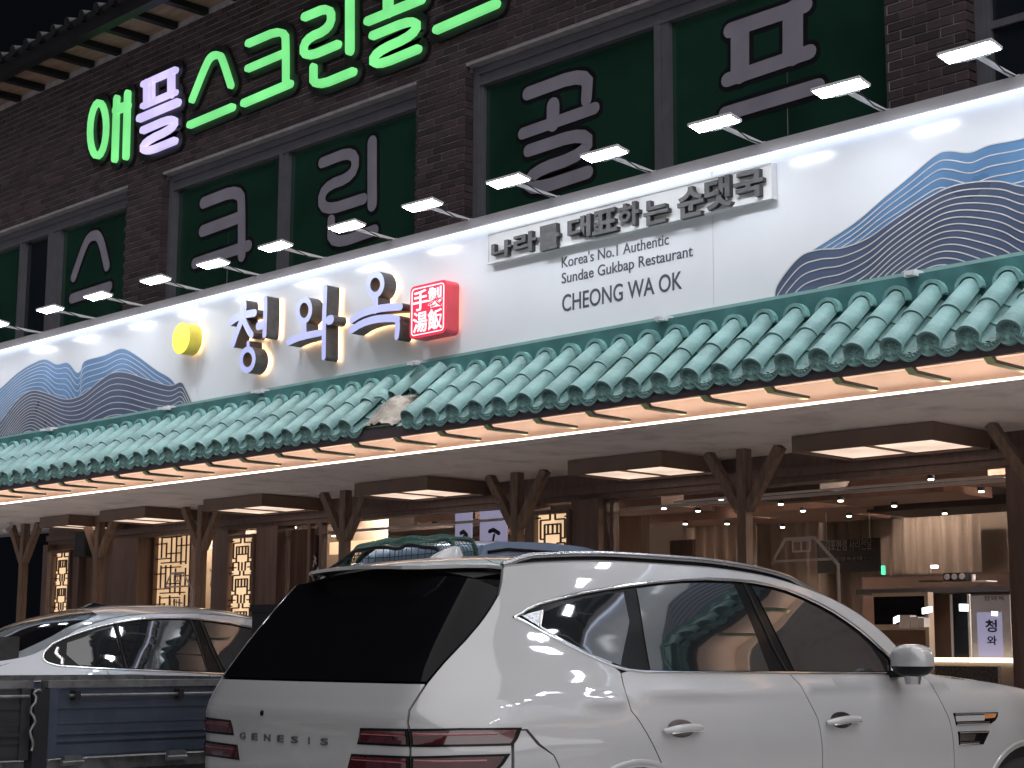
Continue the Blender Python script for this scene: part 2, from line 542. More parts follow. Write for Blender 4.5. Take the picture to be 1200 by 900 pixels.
bricks = []
PX, PZ = .20, .067
z = 2.66 + .0285
row = 0
while z < 7.84:
    off = .1 * (row % 2)
    k0 = int((-25 - off) / PX)
    for k in range(k0, 25):
        x = k * PX + off
        if x < -24.5 or x > 4.5: continue
        segs = [(x - .095, x + .095)]
        if z < WTOP + .02:
            o = []
            for a, b in segs:
                for p0, p1 in ((-15.62, -14.92), (-10.84, -10.20), (-6.02, -5.40), (.5, 5)):
                    aa, bb = max(a, p0), min(b, p1)
                    if bb - aa > .035: o.append((aa, bb))
            segs = o
        for a, b in segs: bricks.append((a, b, z))
    z += PZ; row += 1
vis = []
for i, (a, b, z) in enumerate(bricks):
    px, py = proj(((a + b) / 2, BY, z))
    lim = 406 - .262 * px - 4
    inb = -10 < px < 1210 and -10 < py < lim
    depth = (Vector(((a + b) / 2, BY, z - EYE))).dot(fwd)
    vis.append((0 if inb else 1, depth, i))
vis.sort()
single = set(i for q, d, i in vis[:300] if q == 0)
proto = {}
rest = MB()
for i, (a, b, z) in enumerate(bricks):
    if z < 4.0 and (a < -16 or b > -4): continue
    L = round(b - a, 3)
    jy = random.uniform(-.002, .003)
    if i in single:
        if L not in proto:
            o = brick_mesh(L, .057, .06).build('brick', 'brick', bld, local=True)
            proto[L] = o
        else:
            o = inst(proto[L], bld, (0, 0, 0))
        o.location = ((a + b) / 2 + 10, BY + jy - 9.6, z); o.rotation_euler = (0, random.uniform(-.006, .006), 0)
    else:
        t = brick_mesh(L, .057, .06)
        rest.add([((a + b) / 2 + v[0], BY + jy + v[1], z + v[2]) for v in t.v], t.f)
# bricks of the reveals on the right flank of each pier
for xp in (-14.92, -10.20, -5.40):
    z = 2.66 + .0285; row = 0
    while z < WTOP:
        y1 = BY + (.10 if row % 2 else .10)
        rest.box(xp - .03, xp + .002, BY + .004, BY + .105, z - .0285, z + .0285)
        z += PZ; row += 1
rest.build('brick_field', 'brick', bld, kind='stuff')

# windows
def window(x0, x1, posts, panes, letters, lab):
    """posts: mullions (x0,x1); panes: (x0,x1,material)"""
    w = MB()
    yf = BY + .10
    w.box(x0, x1, yf - .005, yf + .10, WTOP - .05, WTOP + .01)
    w.box(x0, x1, yf + .02, yf + .10, WTOP - .12, WTOP - .052)
    w.box(x0, x1, yf + .002, yf + .10, WTOP - .15, WTOP - .122)
    w.box(x0, x0 + .07, yf - .002, yf + .10, 4.2, WTOP - .01)
    w.box(x0 + .072, x0 + .10, yf + .02, yf + .10, 4.2, WTOP - .12)
    w.box(x1 - .06, x1, yf - .002, yf + .10, 4.2, WTOP - .01)
    w.box(x0, x1, yf - .002, yf + .1, 4.2, 4.28)
    win = w.build('window', 'frame_grey', bld, lab)
    for a, b in posts:
        p = MB(); p.box(a, a + (b - a) * .45, yf + .004, yf + .1, 4.28, WTOP - .10); p.box(a + (b - a) * .45 + .003, b, yf + .018, yf + .1, 4.28, WTOP - .10)
        p.build('mullion', 'frame_grey', win)
    for a, b, m_ in panes:
        p = MB(); p.box(a, b, yf + .06, yf + .07, 4.2, WTOP - .1)
        p.build('window_pane', m_, win)
    for st in letters:
        mb = MB()
        for k_, (pts, wpx) in enumerate(st):
            q = ats(pts, yf + .06)
            if len(q) > 2: q = chaikin(q, 2)
            sc = Vector((sum(p[0] for p in q) / len(q), yf, sum(p[1] for p in q) / len(q) - EYE)).dot(fwd) / FPX
            mb.ribbon(q, wpx * sc * 1.12 + .07, plane_y(yf + .06), -.003 - k_ * .0006, .0, mi=1)
            mb.ribbon(q, wpx * sc * 1.12, plane_y(yf + .06), -.010 - k_ * .0006, -.0075, mi=0)
        mb.build('film_letter', ['film_letter', 'film_black'], win)
    return win


def o_ring(cx, cy, rx, ry, sh=0, n=20):
    return [(cx + rx * cos(2 * pi * k / n), cy + ry * sin(2 * pi * k / n) + sh * rx * cos(2 * pi * k / n)) for k in range(n + 1)]


window(-24.0, -15.62, [(-18.14, -18.04), (-17.47, -17.20)],
       [(-24, -18.10, 'film_green'), (-18.06, -17.44, 'film_dark'), (-17.3, -15.6, 'film_green')],
       [[([(87, 325), (101, 284), (108, 276), (118, 276), (126, 312)], 11), ([(85, 350), (129, 336)], 11)]],
       'leftmost window with a narrow casement and a green filmed pane')
window(-14.92, -10.84, [(-12.99, -12.86)], [(-14.9, -13.9, 'film_green'), (-13.885, -12.95, 'film_green'), (-12.9, -10.84, 'film_green')],
       [[([(239, 238), (283, 221), (284, 250), (284, 300)], 13), ([(238, 271), (284, 254)], 13), ([(229, 309), (292, 288)], 12)],
        [([(378, 191), (417, 176), (417, 206), (378, 220), (378, 249), (427, 233)], 12), ([(437, 167), (437, 240)], 15), ([(389, 258), (389, 288), (440, 270)], 12)]],
       'window with two green panes left of the middle brick pier')
window(-10.20, -6.02, [(-8.16, -8.02)], [(-10.2, -8.05, 'film_green'), (-8.05, -6.955, 'film_green'), (-6.945, -6.0, 'film_green')],
       [[([(619, 110), (690, 84), (688, 117)], 15), ([(613, 157), (698, 127)], 13), ([(649, 124), (649, 145)], 18),
         ([(620, 177), (689, 154), (689, 180), (621, 203), (621, 225), (690, 202)], 14)],
        [([(856, 36), (945, 6)], 17), ([(853, 94), (950, 61)], 16), ([(868, 38), (868, 86)], 24), ([(930, 14), (930, 64)], 26),
         ([(850, 134), (960, 101)], 16)]],
       'wide window with two green panes right of the middle brick pier')
window(-5.40, .5, [(-4.95, -4.83), (-3.2, -3.05)], [(-5.4, -4.9, 'film_dark'), (-4.9, -3.1, 'film_dark'), (-3.1, .5, 'film_dark')], [],
       'rightmost window with plain dark panes')
hb = MB()   # horizontal rails in the rightmost window
hb.box(-5.30, -4.6, BY + .125, BY + .15, 5.28, 5.33)
hb.build('window_rail', 'frame_grey', bld)

# roof overhang: pale boards between dark joists
ev = MB()
ev.box(-26, 5, 8.86, BY + .02, 7.885, 7.92)
ev.build('eave_board', 'wood_eave', bld)
eb = MB()
eb.box(-26, 5, 8.74, 8.858, 7.80, 7.98)
eb.build('eave_edge', 'dark_metal', bld)
rt = MB()
for k in range(90):
    x = -26 + k * .30
    rt.tube([(x, 8.66, 7.98), (x, 9.4, 8.12)], .06, 8)
    rt.box(x + .06, x + .24, 8.70, 9.4, 7.93, 8.0)
rt.build('roof_tile_edge', 'dark_metal', bld, kind='stuff')
src = None
for k in range(45):
    x = -25.6 + k * .565 + .10
    if src is None:
        t = MB(); t.box(-.045, .045, 8.86 - 9.6, BY - .002 - 9.6, 7.815, 7.883)
        src = t.build('eave_joist', 'dark_metal', bld, local=True); src.location = (x + 10, 0, 0)
    else: inst(src, bld, (x + 10, 0, 0))

# ================================================================== green lettering of the upper storey
gs = thing('rooftop_lettering', 'lit green and lilac Korean letters on the brick wall, top left', 'sign', (-12, 9.25, 6.4))
GY = 9.31
GL = [
    ('let_green', [(o_ring(115, 151.5, 9.5, 31, sh=-.35, n=20), 7.2, True), ([(137, 116), (134.6, 186)], 9), ([(149.8, 110), (147.8, 183)], 9), ([(136, 129), (150, 124)], 10)]),
    ('let_purple', [([(168, 99), (206, 82)], 7), ([(167.5, 124.5), (206, 108)], 6.5), ([(172.5, 98), (172.5, 121)], 10), ([(201, 86), (201, 110)], 10), ([(180, 93), (180, 118)], 2), ([(164, 139), (209, 120)], 8.5),
                    ([(168, 153), (205, 137), (205, 150), (168.5, 167), (168.5, 180), (205.5, 165)], 7.8)]),
    ('let_green', [([(225, 117), (242, 74), (248, 65.5), (256, 64), (260, 67), (270.5, 100)], 7.6), ([(222.5, 146.5), (272.5, 125.5)], 7.8)]),
    ('let_green', [([(291, 51), (334, 32.5), (335, 60), (335, 97)], 8), ([(290.5, 80.5), (334, 62)], 7.6), ([(286, 121), (340, 98)], 8.5)]),
    ('let_green', [([(357, 20), (388, 7), (388, 33), (356, 46.5), (356, 69), (396, 52)], 9), ([(410, -12), (410, 59)], 11), ([(367.5, 79), (367.5, 103), (414, 84)], 9)]),
    ('let_green', [([(437, -14), (490, -36), (489, -14)], 9), ([(431, 25), (494, -1)], 9.5), ([(455, -6), (455, 14)], 13), ([(437, 42), (488, 21), (488, 40), (438, 62), (438, 79), (490, 57.5)], 9)]),
    ('let_green', [([(519, -62), (577, -86)], 9), ([(519, -14), (577, -38)], 9), ([(530, -64), (530, -20)], 12), ([(566, -80), (566, -36)], 12), ([(512, 35), (582, 4.5)], 9.5)]),
]
for m_, st in GL:
    mb = MB(); bk = MB()
    for k_, s_ in enumerate(st):
        q = ats(s_[0], GY); cl = len(s_) > 2
        if cl: q = q[:-1]
        elif len(q) > 2: q = chaikin(q, 2)
        sc = Vector((q[0][0], GY, q[0][1] - EYE)).dot(fwd) / FPX
        mb.ribbon(q, s_[1] * sc * 1.06, plane_y(GY), -.02 - k_ * .001, .02, closed=cl)
        bk.ribbon(q, s_[1] * sc + .15, plane_y(GY), .021 - k_ * .001, .056, closed=cl)
    L_ = mb.build('letter', m_, gs)
    bk.build('letter_backing', 'black', L_)

# ================================================================== white restaurant sign
SY = 7.6
ST, SB = 4.162, 3.262
sg = thing('restaurant_sign', 'long white fascia sign with blue mountains and raised lettering above the teal roof', 'sign', (-9, 7.7, 3.26))
seams = [-21, -17.6, -11.46, -6.10, -1.6, 2.6, 6.5]
for a, b in zip(seams[:-1], seams[1:]):
    p = MB(); p.box(a + .002, b - .002, SY, SY + .05, SB, ST - .05)
    p.build('sign_panel', 'panel', sg)
c_ = MB()
c_.box(-21, 6.5, SY - .055, SY + .30, ST - .052, ST)
c_.box(-21, 6.5, SY - .06, SY - .045, ST - .062, ST + .004)
c_.box(-21, 6.5, SY + .06, SY + .30, SB, ST - .055)
c_.build('sign_casing', 'casing', sg)
for a, b in ((-21, -15.2), (-15.18, -11.47), (-11.45, -6.11), (-6.09, 6.5)):
    l = MB(); l.box(a, b, SY - .044, SY - .018, ST - .072, ST - .0525)
    l.build('led_strip', 'led_strip', sg)
tr = MB(); tr.box(-21, 6.5, SY - .03, SY + .002, SB - .03, SB)
tr.build('bottom_trim', 'teal_trim', sg)

FR = plane_y(SY)


def fpoly(pts): return ats(pts, SY)


def band(top, n, drop, sag, phase, xmin=None):
    """contour lines that follow a ridge, each lower than the last and a little different"""
    out = []
    for k in range(1, n + 1):
        L = []
        for i, (x, z) in enumerate(top):
            t = i / max(1, len(top) - 1)
            L.append((x + .0, z - k * drop * (1 + .25 * sin(3.1 * t * pi + phase + k * .05)) - sag * sin(t * pi * 2 + k * .06 + phase) * k / n))
        out.append(L)
    return out


def inside(p, poly):
    x, y = p; c = False; n = len(poly)
    for i in range(n):
        x1, y1 = poly[i]; x2, y2 = poly[i - 1]
        if (y1 > y) != (y2 > y) and x < (x2 - x1) * (y - y1) / (y2 - y1) + x1: c = not c
    return c


def mountain(back, front, n_back, n_front, name_lab):
    """back / front: ridge polylines (X, Z); printed on the panel down to the sign's foot"""
    zb = SB + .004
    bp = back + [(back[-1][0], zb), (back[0][0], zb)]
    fp = front + [(front[-1][0], zb), (front[0][0], zb)]
    mb = MB(); mb.prism(bp, FR, -.003, 0)
    a = mb.build('mountain_print', 'mt_blue', sg, name_lab)
    mb = MB(); mb.prism(fp, FR, -.006, -.0035)
    b = mb.build('mountain_print', 'mt_dark', sg, 'dark slate mountain in front of the blue one')
    for ridge, poly, excl, n, dep, par, drop in ((back, bp, fp, n_back, -.0045, a, .046), (front, fp, None, n_front, -.0075, b, .044)):
        ln = MB()
        lines = [ridge] + band(ridge, n, drop, .09, random.random() * 3)
        for L in lines:
            L = chaikin(L, 2)
            cur = []
            for p in L + [None]:
                ok = p is not None and (L is not None) and (inside((p[0], p[1] - .0008), poly) or lines[0] is ridge and abs(p[1]) > 1e9) and (excl is None or not inside(p, excl))
                if ok: cur.append(p)
                else:
                    if len(cur) > 3: ln.ribbon(cur, .0062, FR, dep - .0012, dep, cap=3)
                    cur = []
        ln.build('contour_line', 'mt_line', par, kind='stuff')


def spline(pts, n=6):
    """Catmull-Rom through the points"""
    o = []
    for i in range(len(pts) - 1):
        p0 = pts[max(i - 1, 0)]; p1 = pts[i]; p2 = pts[i + 1]; p3 = pts[min(i + 2, len(pts) - 1)]
        for k in range(n):
            t = k / n
            o.append(tuple(.5 * (2 * p1[j] + (p2[j] - p0[j]) * t + (2 * p0[j] - 5 * p1[j] + 4 * p2[j] - p3[j]) * t * t + (3 * p1[j] - p0[j] - 3 * p2[j] + p3[j]) * t ** 3) for j in (0, 1)))
    o.append(pts[-1])
    return o


rb = fpoly([(910, 350), (912, 333), (930, 308), (950, 295), (1000, 263), (1033, 235), (1067, 207), (1097, 182), (1113, 177), (1137, 179), (1160, 170), (1200, 162)])
rb += [(rb[-1][0] + dx, rb[-1][1] + dz) for dx, dz in ((.15, .03), (.35, .02), (.6, -.06), (.9, -.2), (1.2, -.28), (1.6, -.5), (2.0, -.75))]
rf = fpoly([(909, 352), (912, 334), (937, 302), (960, 293), (987, 291), (1017, 280), (1047, 259), (1087, 233), (1113, 220), (1140, 214), (1173, 213), (1200, 219)])
rf += [(rf[-1][0] + dx, rf[-1][1] + dz) for dx, dz in ((.2, -.05), (.5, -.1), (.8, -.08), (1.2, -.02), (1.7, -.1), (2.4, -.4))]
mountain(spline(rb, 5), spline(rf, 5), 13, 19, 'blue mountain at the right end of the sign')
lb = fpoly([(-60, 500), (-30, 478), (0, 456), (20, 438), (37, 427), (53, 421), (67, 427), (80, 425), (90, 436), (95, 434), (100, 423), (123, 416.5), (143, 408.5), (160, 416), (183, 433), (203, 446), (212, 466)])
lf = fpoly([(-40, 512), (-15, 508), (0, 496), (20, 470), (37, 458), (53, 460), (77, 468), (97, 463), (117, 447), (133, 437), (150, 437), (177, 446), (200, 452), (213, 448), (219, 457), (226, 472)])
mountain(spline(lb, 5), spline(lf, 5), 13, 17, 'blue twin peaked mountain at the left end of the sign')

# yellow disc
def channel(name, strokes, Yf, Yb, mface, mside, halo=True, lab=None, close=None, yaw=0):
    mb = MB(); hl = MB()
    for k, s_ in enumerate(strokes):
        q = ats(s_[0], Yf); cl = len(s_) > 2
        if cl: q = q[:-1]
        elif len(q) > 2: q = chaikin(q, 1)
        sc = Vector((q[0][0], Yf, q[0][1] - EYE)).dot(fwd) / FPX
        w = [u * sc * 1.12 for u in s_[1]] if isinstance(s_[1], (list, tuple)) else s_[1] * sc * 1.12
        e = k * .0012
        mb.ribbon(q, w, plane_y(Yf), -e, Yb - Yf, mi=0, mis=1, closed=cl, cap=8)
        w2 = [max(.015, u * .8) for u in w] if isinstance(w, list) else w * .8
        if halo: hl.ribbon(q, w2, plane_y(Yb), .004, .012, closed=cl, cap=6)
    o = mb.build(name, [mface, mside], sg, lab)
    if halo: hl.build('halo_light', 'halo', o)
    return o


mb = MB(); cx, cz = at(212, 396.5, 7.45); R_ = .128
circ = [(cx + R_ * cos(2 * pi * k / 40), cz + R_ * sin(2 * pi * k / 40)) for k in range(40)]
mb.prism(circ, plane_y(7.45), 0, .12, mi=0, mis=1)
dk = mb.build('disc', ['sun_face', 'sun_side'], sg, 'round yellow lit disc left of the raised letters')
hl = MB(); hl.prism([(cx + (x - cx) * .8, cz + (z_ - cz) * .8) for x, z_ in circ], plane_y(7.575), 0, .01); hl.build('halo_light', 'halo', dk)


def z6(pts): return [(250 + x / 6, 290 + y / 6) for x, y in pts]
def z3(pts): return [(400 + x / 3, 300 + y / 3) for x, y in pts]


FYL, BYL = 7.455, 7.568
channel('letter', [(z6([(212, 402), (212, 430)]), 10.5), (z6([(122, 525), (165, 492), (230, 470), (290, 460)]), 8), (z6([(205, 440), (205, 500), (165, 600), (140, 680)]), [8, 8, 7.5, 7]), (z6([(215, 510), (250, 585), (270, 615)]), 7.5),
                   (z6([(370, 360), (368, 480), (362, 615)]), [6, 7, 7]), (z6([(322, 552), (350, 545)]), 9.5),
                   (o_ring(250 + 245 / 6, 290 + 790 / 6, 7.6, 12.2, sh=-.15), 6.2, True), (z6([(250, 672), (250, 700)]), 5)], FYL, BYL, 'let_blue', 'let_side')
channel('letter', [(o_ring(250 + 638 / 6, 290 + 442 / 6, 7.4, 12.5, sh=-.15), 6.2, True), (z6([(638, 540), (638, 625)]), 8), (z6([(530, 665), (580, 640), (640, 622), (755, 600)]), [7.6, 8, 7.5, 7]),
                   (z6([(790, 285), (780, 520), (778, 770)]), [6.5, 7, 7]), (z6([(815, 512), (830, 508)]), 10)], FYL, BYL, 'let_blue', 'let_side')
channel('letter', [(o_ring(400 + 119 / 3, 300 + 101 / 3, 8.3, 12.2, sh=-.15), 6.8, True), (z3([(120, 145), (120, 190)]), 8.5), (z3([(36, 226), (70, 202), (110, 190), (150, 182), (208, 178)]), [7, 8, 8, 8, 8]),
                   (z3([(36, 262), (70, 238), (120, 222), (170, 218), (200, 222)]), [7, 8, 8, 8, 7]), (z3([(198, 222), (200, 250), (196, 284)]), [7, 7.5, 7])], FYL, BYL, 'let_blue', 'let_side')

# red seal
mb = MB()
(ax, az), (bx, bz) = at(480, 398, FYL), at(523, 327, FYL)
def rrect(x0, x1, z0, z1, r, n=5):
    o = []
    for cx_, cz_, a0 in ((x1 - r, z0 + r, -pi / 2), (x1 - r, z1 - r, 0), (x0 + r, z1 - r, pi / 2), (x0 + r, z0 + r, pi)):
        for k in range(n + 1): o.append((cx_ + r * cos(a0 + pi / 2 * k / n), cz_ + r * sin(a0 + pi / 2 * k / n)))
    return o
mb.prism(rrect(ax, bx, az, bz, .035), plane_y(FYL), 0, .12, mi=0, mis=1)
seal = mb.build('seal', ['seal_red', 'seal_side'], sg, 'red lit seal with four white characters')
hl = MB(); hl.prism(rrect(ax + .04, bx - .04, az + .04, bz - .04, .03), plane_y(FYL + .125), 0, .01); hl.build('halo_light', 'halo', seal)
mb = MB()
iw = .022
out_ = rrect(ax + iw, bx - iw, az + iw, bz - iw, .025)
mb.ribbon(out_, .007, plane_y(FYL), -.004, 0, closed=True)
cxm, czm = (ax + bx) / 2, (az + bz) / 2
e_ = .036
for ch, qx, qz in (('手', 0, 1), ('製', 1, 1), ('湯', 0, 0), ('飯', 1, 0)):
    x0 = ax + e_ if qx == 0 else cxm + .003; x1 = cxm - .003 if qx == 0 else bx - e_
    z0 = az + e_ if qz == 0 else czm + .004; z1 = czm - .004 if qz == 0 else bz - e_
    text_on(ch, plane_y(FYL), x0, x1, z0, z1, -.004, 0, offset=.012, mb=mb)
mb.build('seal_writing', 'seal_white', seal)

# slogan board with raised grey letters
bx0, bz1 = at(572.5, 277, SY - .04); bx1, bz0 = at(906, 240, SY - .04)
bz1 = at(906, 190, SY - .04)[1]; bz0 += .036
mb = MB(); mb.box(bx0, bx1, SY - .045, SY - .001, bz0, bz1)
mb.box(bx0, bx1, SY - .052, SY - .045, bz0, bz0 + .012); mb.box(bx0, bx1, SY - .052, SY - .045, bz1 - .012, bz1); mb.box(bx0, bx0 + .012, SY - .052, SY - .045, bz0 + .0125, bz1 - .0125); mb.box(bx1 - .012, bx1, SY - .052, SY - .045, bz0 + .0125, bz1 - .0125)
sb = mb.build('slogan_board', 'board', sg, 'pale oblong board with raised grey letters')
CH = [('나', 577, 600, 281, 302.5, 286), ('라', 603, 629, 271, 297, 277), ('를', 631, 656, 262, 294, 0), ('대', 666, 693, 252, 281, 0), ('표', 695, 724, 244, 275, 0), ('하', 725, 750, 236, 267, 0),
      ('는', 755, 784, 232, 264, 0), ('순', 795, 826, 217, 256, 0), ('댓', 827, 859, 206, 246, 0), ('국', 861, 896, 199, 234, 0)]
for ch, x0, x1, y0, y1, _ in CH:
    xm = (x0 + x1) / 2
    X0 = at(x0, 260, SY - .07)[0]; X1 = at(x1, 260, SY - .07)[0]
    zt = at(xm, y0 + 1.5, SY - .07)[1]; zb = at(xm, y1 - 1.5, SY - .07)[1]
    mb = text_on(ch, plane_y(SY - .045), X0, X1, zb, zt, -.035, 0, offset=.035, mis=1)
    mb.build('letter', ['stone_letter', 'stone_side'], sb)

# small printed lines
def words_on(txt, X0, X1, Z0, cap, off):
    """one sheet of letters per printed word, set on a common baseline"""
    ex = lambda t: [v.x for v in text_mesh(t, off, 0)[0]]
    full = ex(txt); a, b = min(full), max(full); k = (X1 - X0) / (b - a)
    ky = cap / max(v.y for v in text_mesh('K', off, 0)[0])
    pos = 0
    for w in txt.split(' '):
        end = max(ex(txt[:pos + len(w)])); wx = ex(w); wy = [v.y for v in text_mesh(w, off, 0)[0]]
        xe = X0 + (end - a) * k
        text_on(w, FR, xe - (max(wx) - min(wx)) * k, xe, Z0 + min(wy) * ky, Z0 + max(wy) * ky, -.003, 0, offset=off).build('printed_word', 'print_grey', sg)
        pos += len(w) + 1


for txt, l, r in (("Korea's No.1 Authentic", (658.5, 314), (784, 285.5)), ('Sundae Gukbap Restaurant', (658.5, 332.5), (812, 300))):
    X0, Z0 = at(*l, SY); X1, _z = at(*r, SY)
    cap = .068
    words_on(txt, X0, X1, Z0, cap, .004)
X0, Z0 = at(659, 365.5, SY); X1 = at(799.5, 339, SY)[0]
words_on('CHEONG WA OK', X0, X1, Z0, .108, .006)

cb_ = MB()
cb_.tube([(x_ * .41, SY + .06 + .02 * sin(x_ * .9), ST + .006) for x_ in range(-51, 16)], .007, 6, smooth=True)
cb_.build('supply_cable', 'black', sg)
# small clips under the sign
for px, py in ((1072, 320), (780, 372), (492, 427), (309, 460), (200, 479), (62, 504)):
    X, Zc = at(px, py, 7.54)
    mb = MB(); mb.box(X - .035, X + .035, 7.49, 7.57, SB - .045, SB - .012)
    mb.beam((X, 7.51, SB - .03), (X + .05, 7.40, SB - .05), .035, .022)
    mb.build('clip', 'lamp_metal', sg)

# ================================================================== flood lamps on arms
WHERE = ['at the far right beside the plain dark window, nearest one', 'at the right edge of the wide window', 'below the last film letter, above the slogan board end',
         'in front of the thick grey mullion of the wide window', 'below the first film letter of the wide window', 'in front of the middle brick pier', 'just left of the middle brick pier',
         'above the middle raised letter', 'above the first raised letter', 'in front of the left brick pier, above the yellow disc',
         'below the film letter of the leftmost window', 'below the slim mullion of the leftmost window', 'at the left edge of the photo, smallest of the row']
LX = [-4.107 - .8185 * k if k else -4.107 for k in range(13)]
LX = [-4.107, -4.880, -5.716, -6.549, -7.365, -8.191, -8.978, -9.794, -10.613, -11.412, -12.283, -13.074, -14.024]
lamp0 = None
for k, x in enumerate([None] + LX + [-14.85] + [-3.29 + .82 * j for j in range(12)]):
    if x is None: continue
    i = k - 1
    lab = 'flood lamp on an arm ' + WHERE[i] if i < 13 else 'flood lamp on an arm beyond the edge of the photo'
    if lamp0 is None:
        lamp0 = thing('flood_lamp', lab, 'lamp', (x, 7.62, ST), group='flood lamps along the top of the white sign')
        a = MB(); a.beam((0, -.02, .012), (0, -.40, .03), .02, .018); a.box(-.03, .03, -.05, .03, 0, .02)
        a.build('arm', 'lamp_metal', lamp0, local=True)
        h = MB()
        tl = radians(-9)
        def hp(u, v, w): return Vector((u, -.475 + v * cos(tl) + w * sin(tl) * -1, .028 + v * sin(tl) * 1 + w * cos(tl)))
        out_ = [(-.15, -.060), (.15, -.060), (.15, .048), (.05, .07), (-.05, .07), (-.15, .048)]
        h.prism(out_, lambda p, q, d: hp(p, q, d), .0, .016)
        hd = h.build('lamp_head', 'lamp_metal', lamp0, local=True)
        cb_ = MB(); cb_.tube([(.02, -.40, .045), (.035, -.33, .028), (.03, -.2, -.004), (.02, -.08, .004), (.02, .02, .012)], .004, 6); cb_.build('cable', 'black', lamp0, local=True)
        d_ = MB(); d_.prism([(-.140, -.052), (.140, -.052), (.140, .040), (-.140, .040)], lambda p, q, d: hp(p, q, d), -.003, -.0004)
        d_.build('lamp_face', 'led_white', hd, local=True)
    else:
        o = dup(lamp0, (x, 7.62, ST), random.uniform(-.03, .03), lab)

# ================================================================== teal tiled canopy
cn = thing('tiled_canopy', 'teal glazed tile canopy roof running the length of the restaurant front', 'canopy', (-9, 7.5, 2.6))
O3 = Vector((9, -7.5, -2.6))
EY, EZ = 7.10, 2.768           # centre of the end discs
SL = math.atan2(3.085 - EZ, 7.5 - EY)
PIT = .2155
RC = .061


def half_tube(r0, r1, L, n=10, th=.012, a0=0.0, a1=pi):
    """cover tile: axis along +v (up the slope), local frame x, v, w"""
    vs = []
    for j, (v, r) in enumerate(((0, r0), (0, r0 - th), (L * .08, r0), (L * .9, r1), (L, r1), (L, r1 - th))):
        pass
    mb = MB()
    prof = [(0, r0 - th), (0, r0), (L * .5, (r0 + r1) / 2), (L, r1)]
    rings = [[(cos(a0 + (a1 - a0) * k / n) * r, v, sin(a0 + (a1 - a0) * k / n) * r) for k in range(n + 1)] for v, r in prof]
    vs = [p for ring in rings for p in ring]
    for j in range(len(prof) - 1):
        mb.add(rings[j] + rings[j + 1], [(k, k + 1, n + 2 + k, n + 1 + k) for k in range(n)], smooth=True)
    return mb


LEN = .52
cov = half_tube(RC + .004, RC - .003, .275).build('cover_tile', 'teal', cn, local=True)
# pan tile: shallow dish between the covers
mb = MB()
n = 6; wv = PIT / 2 - .036
def pan(v, lift): return [(-wv + 2 * wv * k / n, v, lift - .030 * (1 - ((k - n / 2) / (n / 2)) ** 2)) for k in range(n + 1)]
r1, r2, r3 = pan(0, -.014), pan(0, 0), pan(.19, -.012)
mb.add(r1 + r2, [(k, k + 1, n + 2 + k, n + 1 + k) for k in range(n)]); mb.add(r2 + r3, [(k, k + 1, n + 2 + k, n + 1 + k) for k in range(n)], smooth=True)
pan_o = mb.build('pan_tile', 'teal', cn, local=True)
# end disc with a moulded flower
mb = MB()
def disc(mb, R, y, n=20, cz=0, a0=0, a1=2 * pi, dep=.02):
    c = [(R * cos(a0 + (a1 - a0) * k / n), y, cz + R * sin(a0 + (a1 - a0) * k / n)) for k in range(n + 1)]
    c2 = [((R - .004) * cos(a0 + (a1 - a0) * k / n), y - .003, cz + (R - .004) * sin(a0 + (a1 - a0) * k / n)) for k in range(n + 1)]
    c3 = [((R - .011) * cos(a0 + (a1 - a0) * k / n), y + .004, cz + (R - .011) * sin(a0 + (a1 - a0) * k / n)) for k in range(n + 1)]
    b = [(p[0], y + dep, p[2]) for p in c]
    for A, B in ((b, c), (c, c2), (c2, c3)):
        mb.add(A + B, [(k, k + 1, n + 2 + k, n + 1 + k) for k in range(n)], smooth=False)
    mb.add(c3 + [(0, y + .005, cz)], [(k, k + 1, n + 1) for k in range(n)], mi=1)
def bump_(mb, x, z, rx, rz, y, h, rot=0, mi=0):
    vs = [(x, y - h, z)]
    for rr, hh in ((.6, .75), (1, 0)):
        for k in range(8):
            a = 2 * pi * k / 8; u, w = rx * rr * cos(a), rz * rr * sin(a)
            vs.append((x + u * cos(rot) - w * sin(rot), y - h * hh, z + u * sin(rot) + w * cos(rot)))
    mb.add(vs, [(0, 1 + k, 1 + (k + 1) % 8) for k in range(8)] + [(1 + k, 9 + k, 9 + (k + 1) % 8, 1 + (k + 1) % 8) for k in range(8)], mi, True)
disc(mb, RC + .004, 0)
for x, z in ((-.017, -.026), (.017, -.026)): bump_(mb, x, z, .017, .015, .005, .012)
for k in range(5):
    a = radians(20 + 35 * k); bump_(mb, .028 * cos(a), -.005 + .031 * sin(a), .018, .008, .005, .009, a)
endc = mb.build('end_disc', ['teal', 'teal_dark'], cn, local=True)
mb = MB()
n = 12
c = [(-.056 + .112 * k / n, 0, .012 - .0) for k in range(n + 1)]
arc = [(-.082 + .164 * k / n, 0, .012 - .060 * sin(pi * k / n) ** .75) for k in range(n + 1)]
top = [(-.082 + .164 * k / n, 0, .016 - .030 * sin(pi * k / n)) for k in range(n + 1)]
ib = [(p[0] * .86, -.003 if 0 else .004, p[2] * .86 - .002) for p in arc]; it_ = [(p[0] * .86, .004, p[2] - .008) for p in top]
mb.add(top + arc, [(k, n + 1 + k, n + 2 + k, k + 1) for k in range(n)], mi=0)
mb.ribbon([(p[0], p[2]) for p in arc], .007, lambda a, b, d: Vector((a, d, b)), -.006, .0)
mb.ribbon([(p[0], p[2]) for p in top], .006, lambda a, b, d: Vector((a, d, b)), -.005, .0)
for x, z, rx, rz, ro in ((0, -.026, .010, .008, 0), (-.018, -.022, .011, .006, .6), (.018, -.022, .011, .006, -.6), (-.034, -.010, .012, .005, .9), (.034, -.010, .012, .005, -.9), (0, -.042, .012, .006, 0)):
    bump_(mb, x, z, rx, rz, -.001, .008, ro)
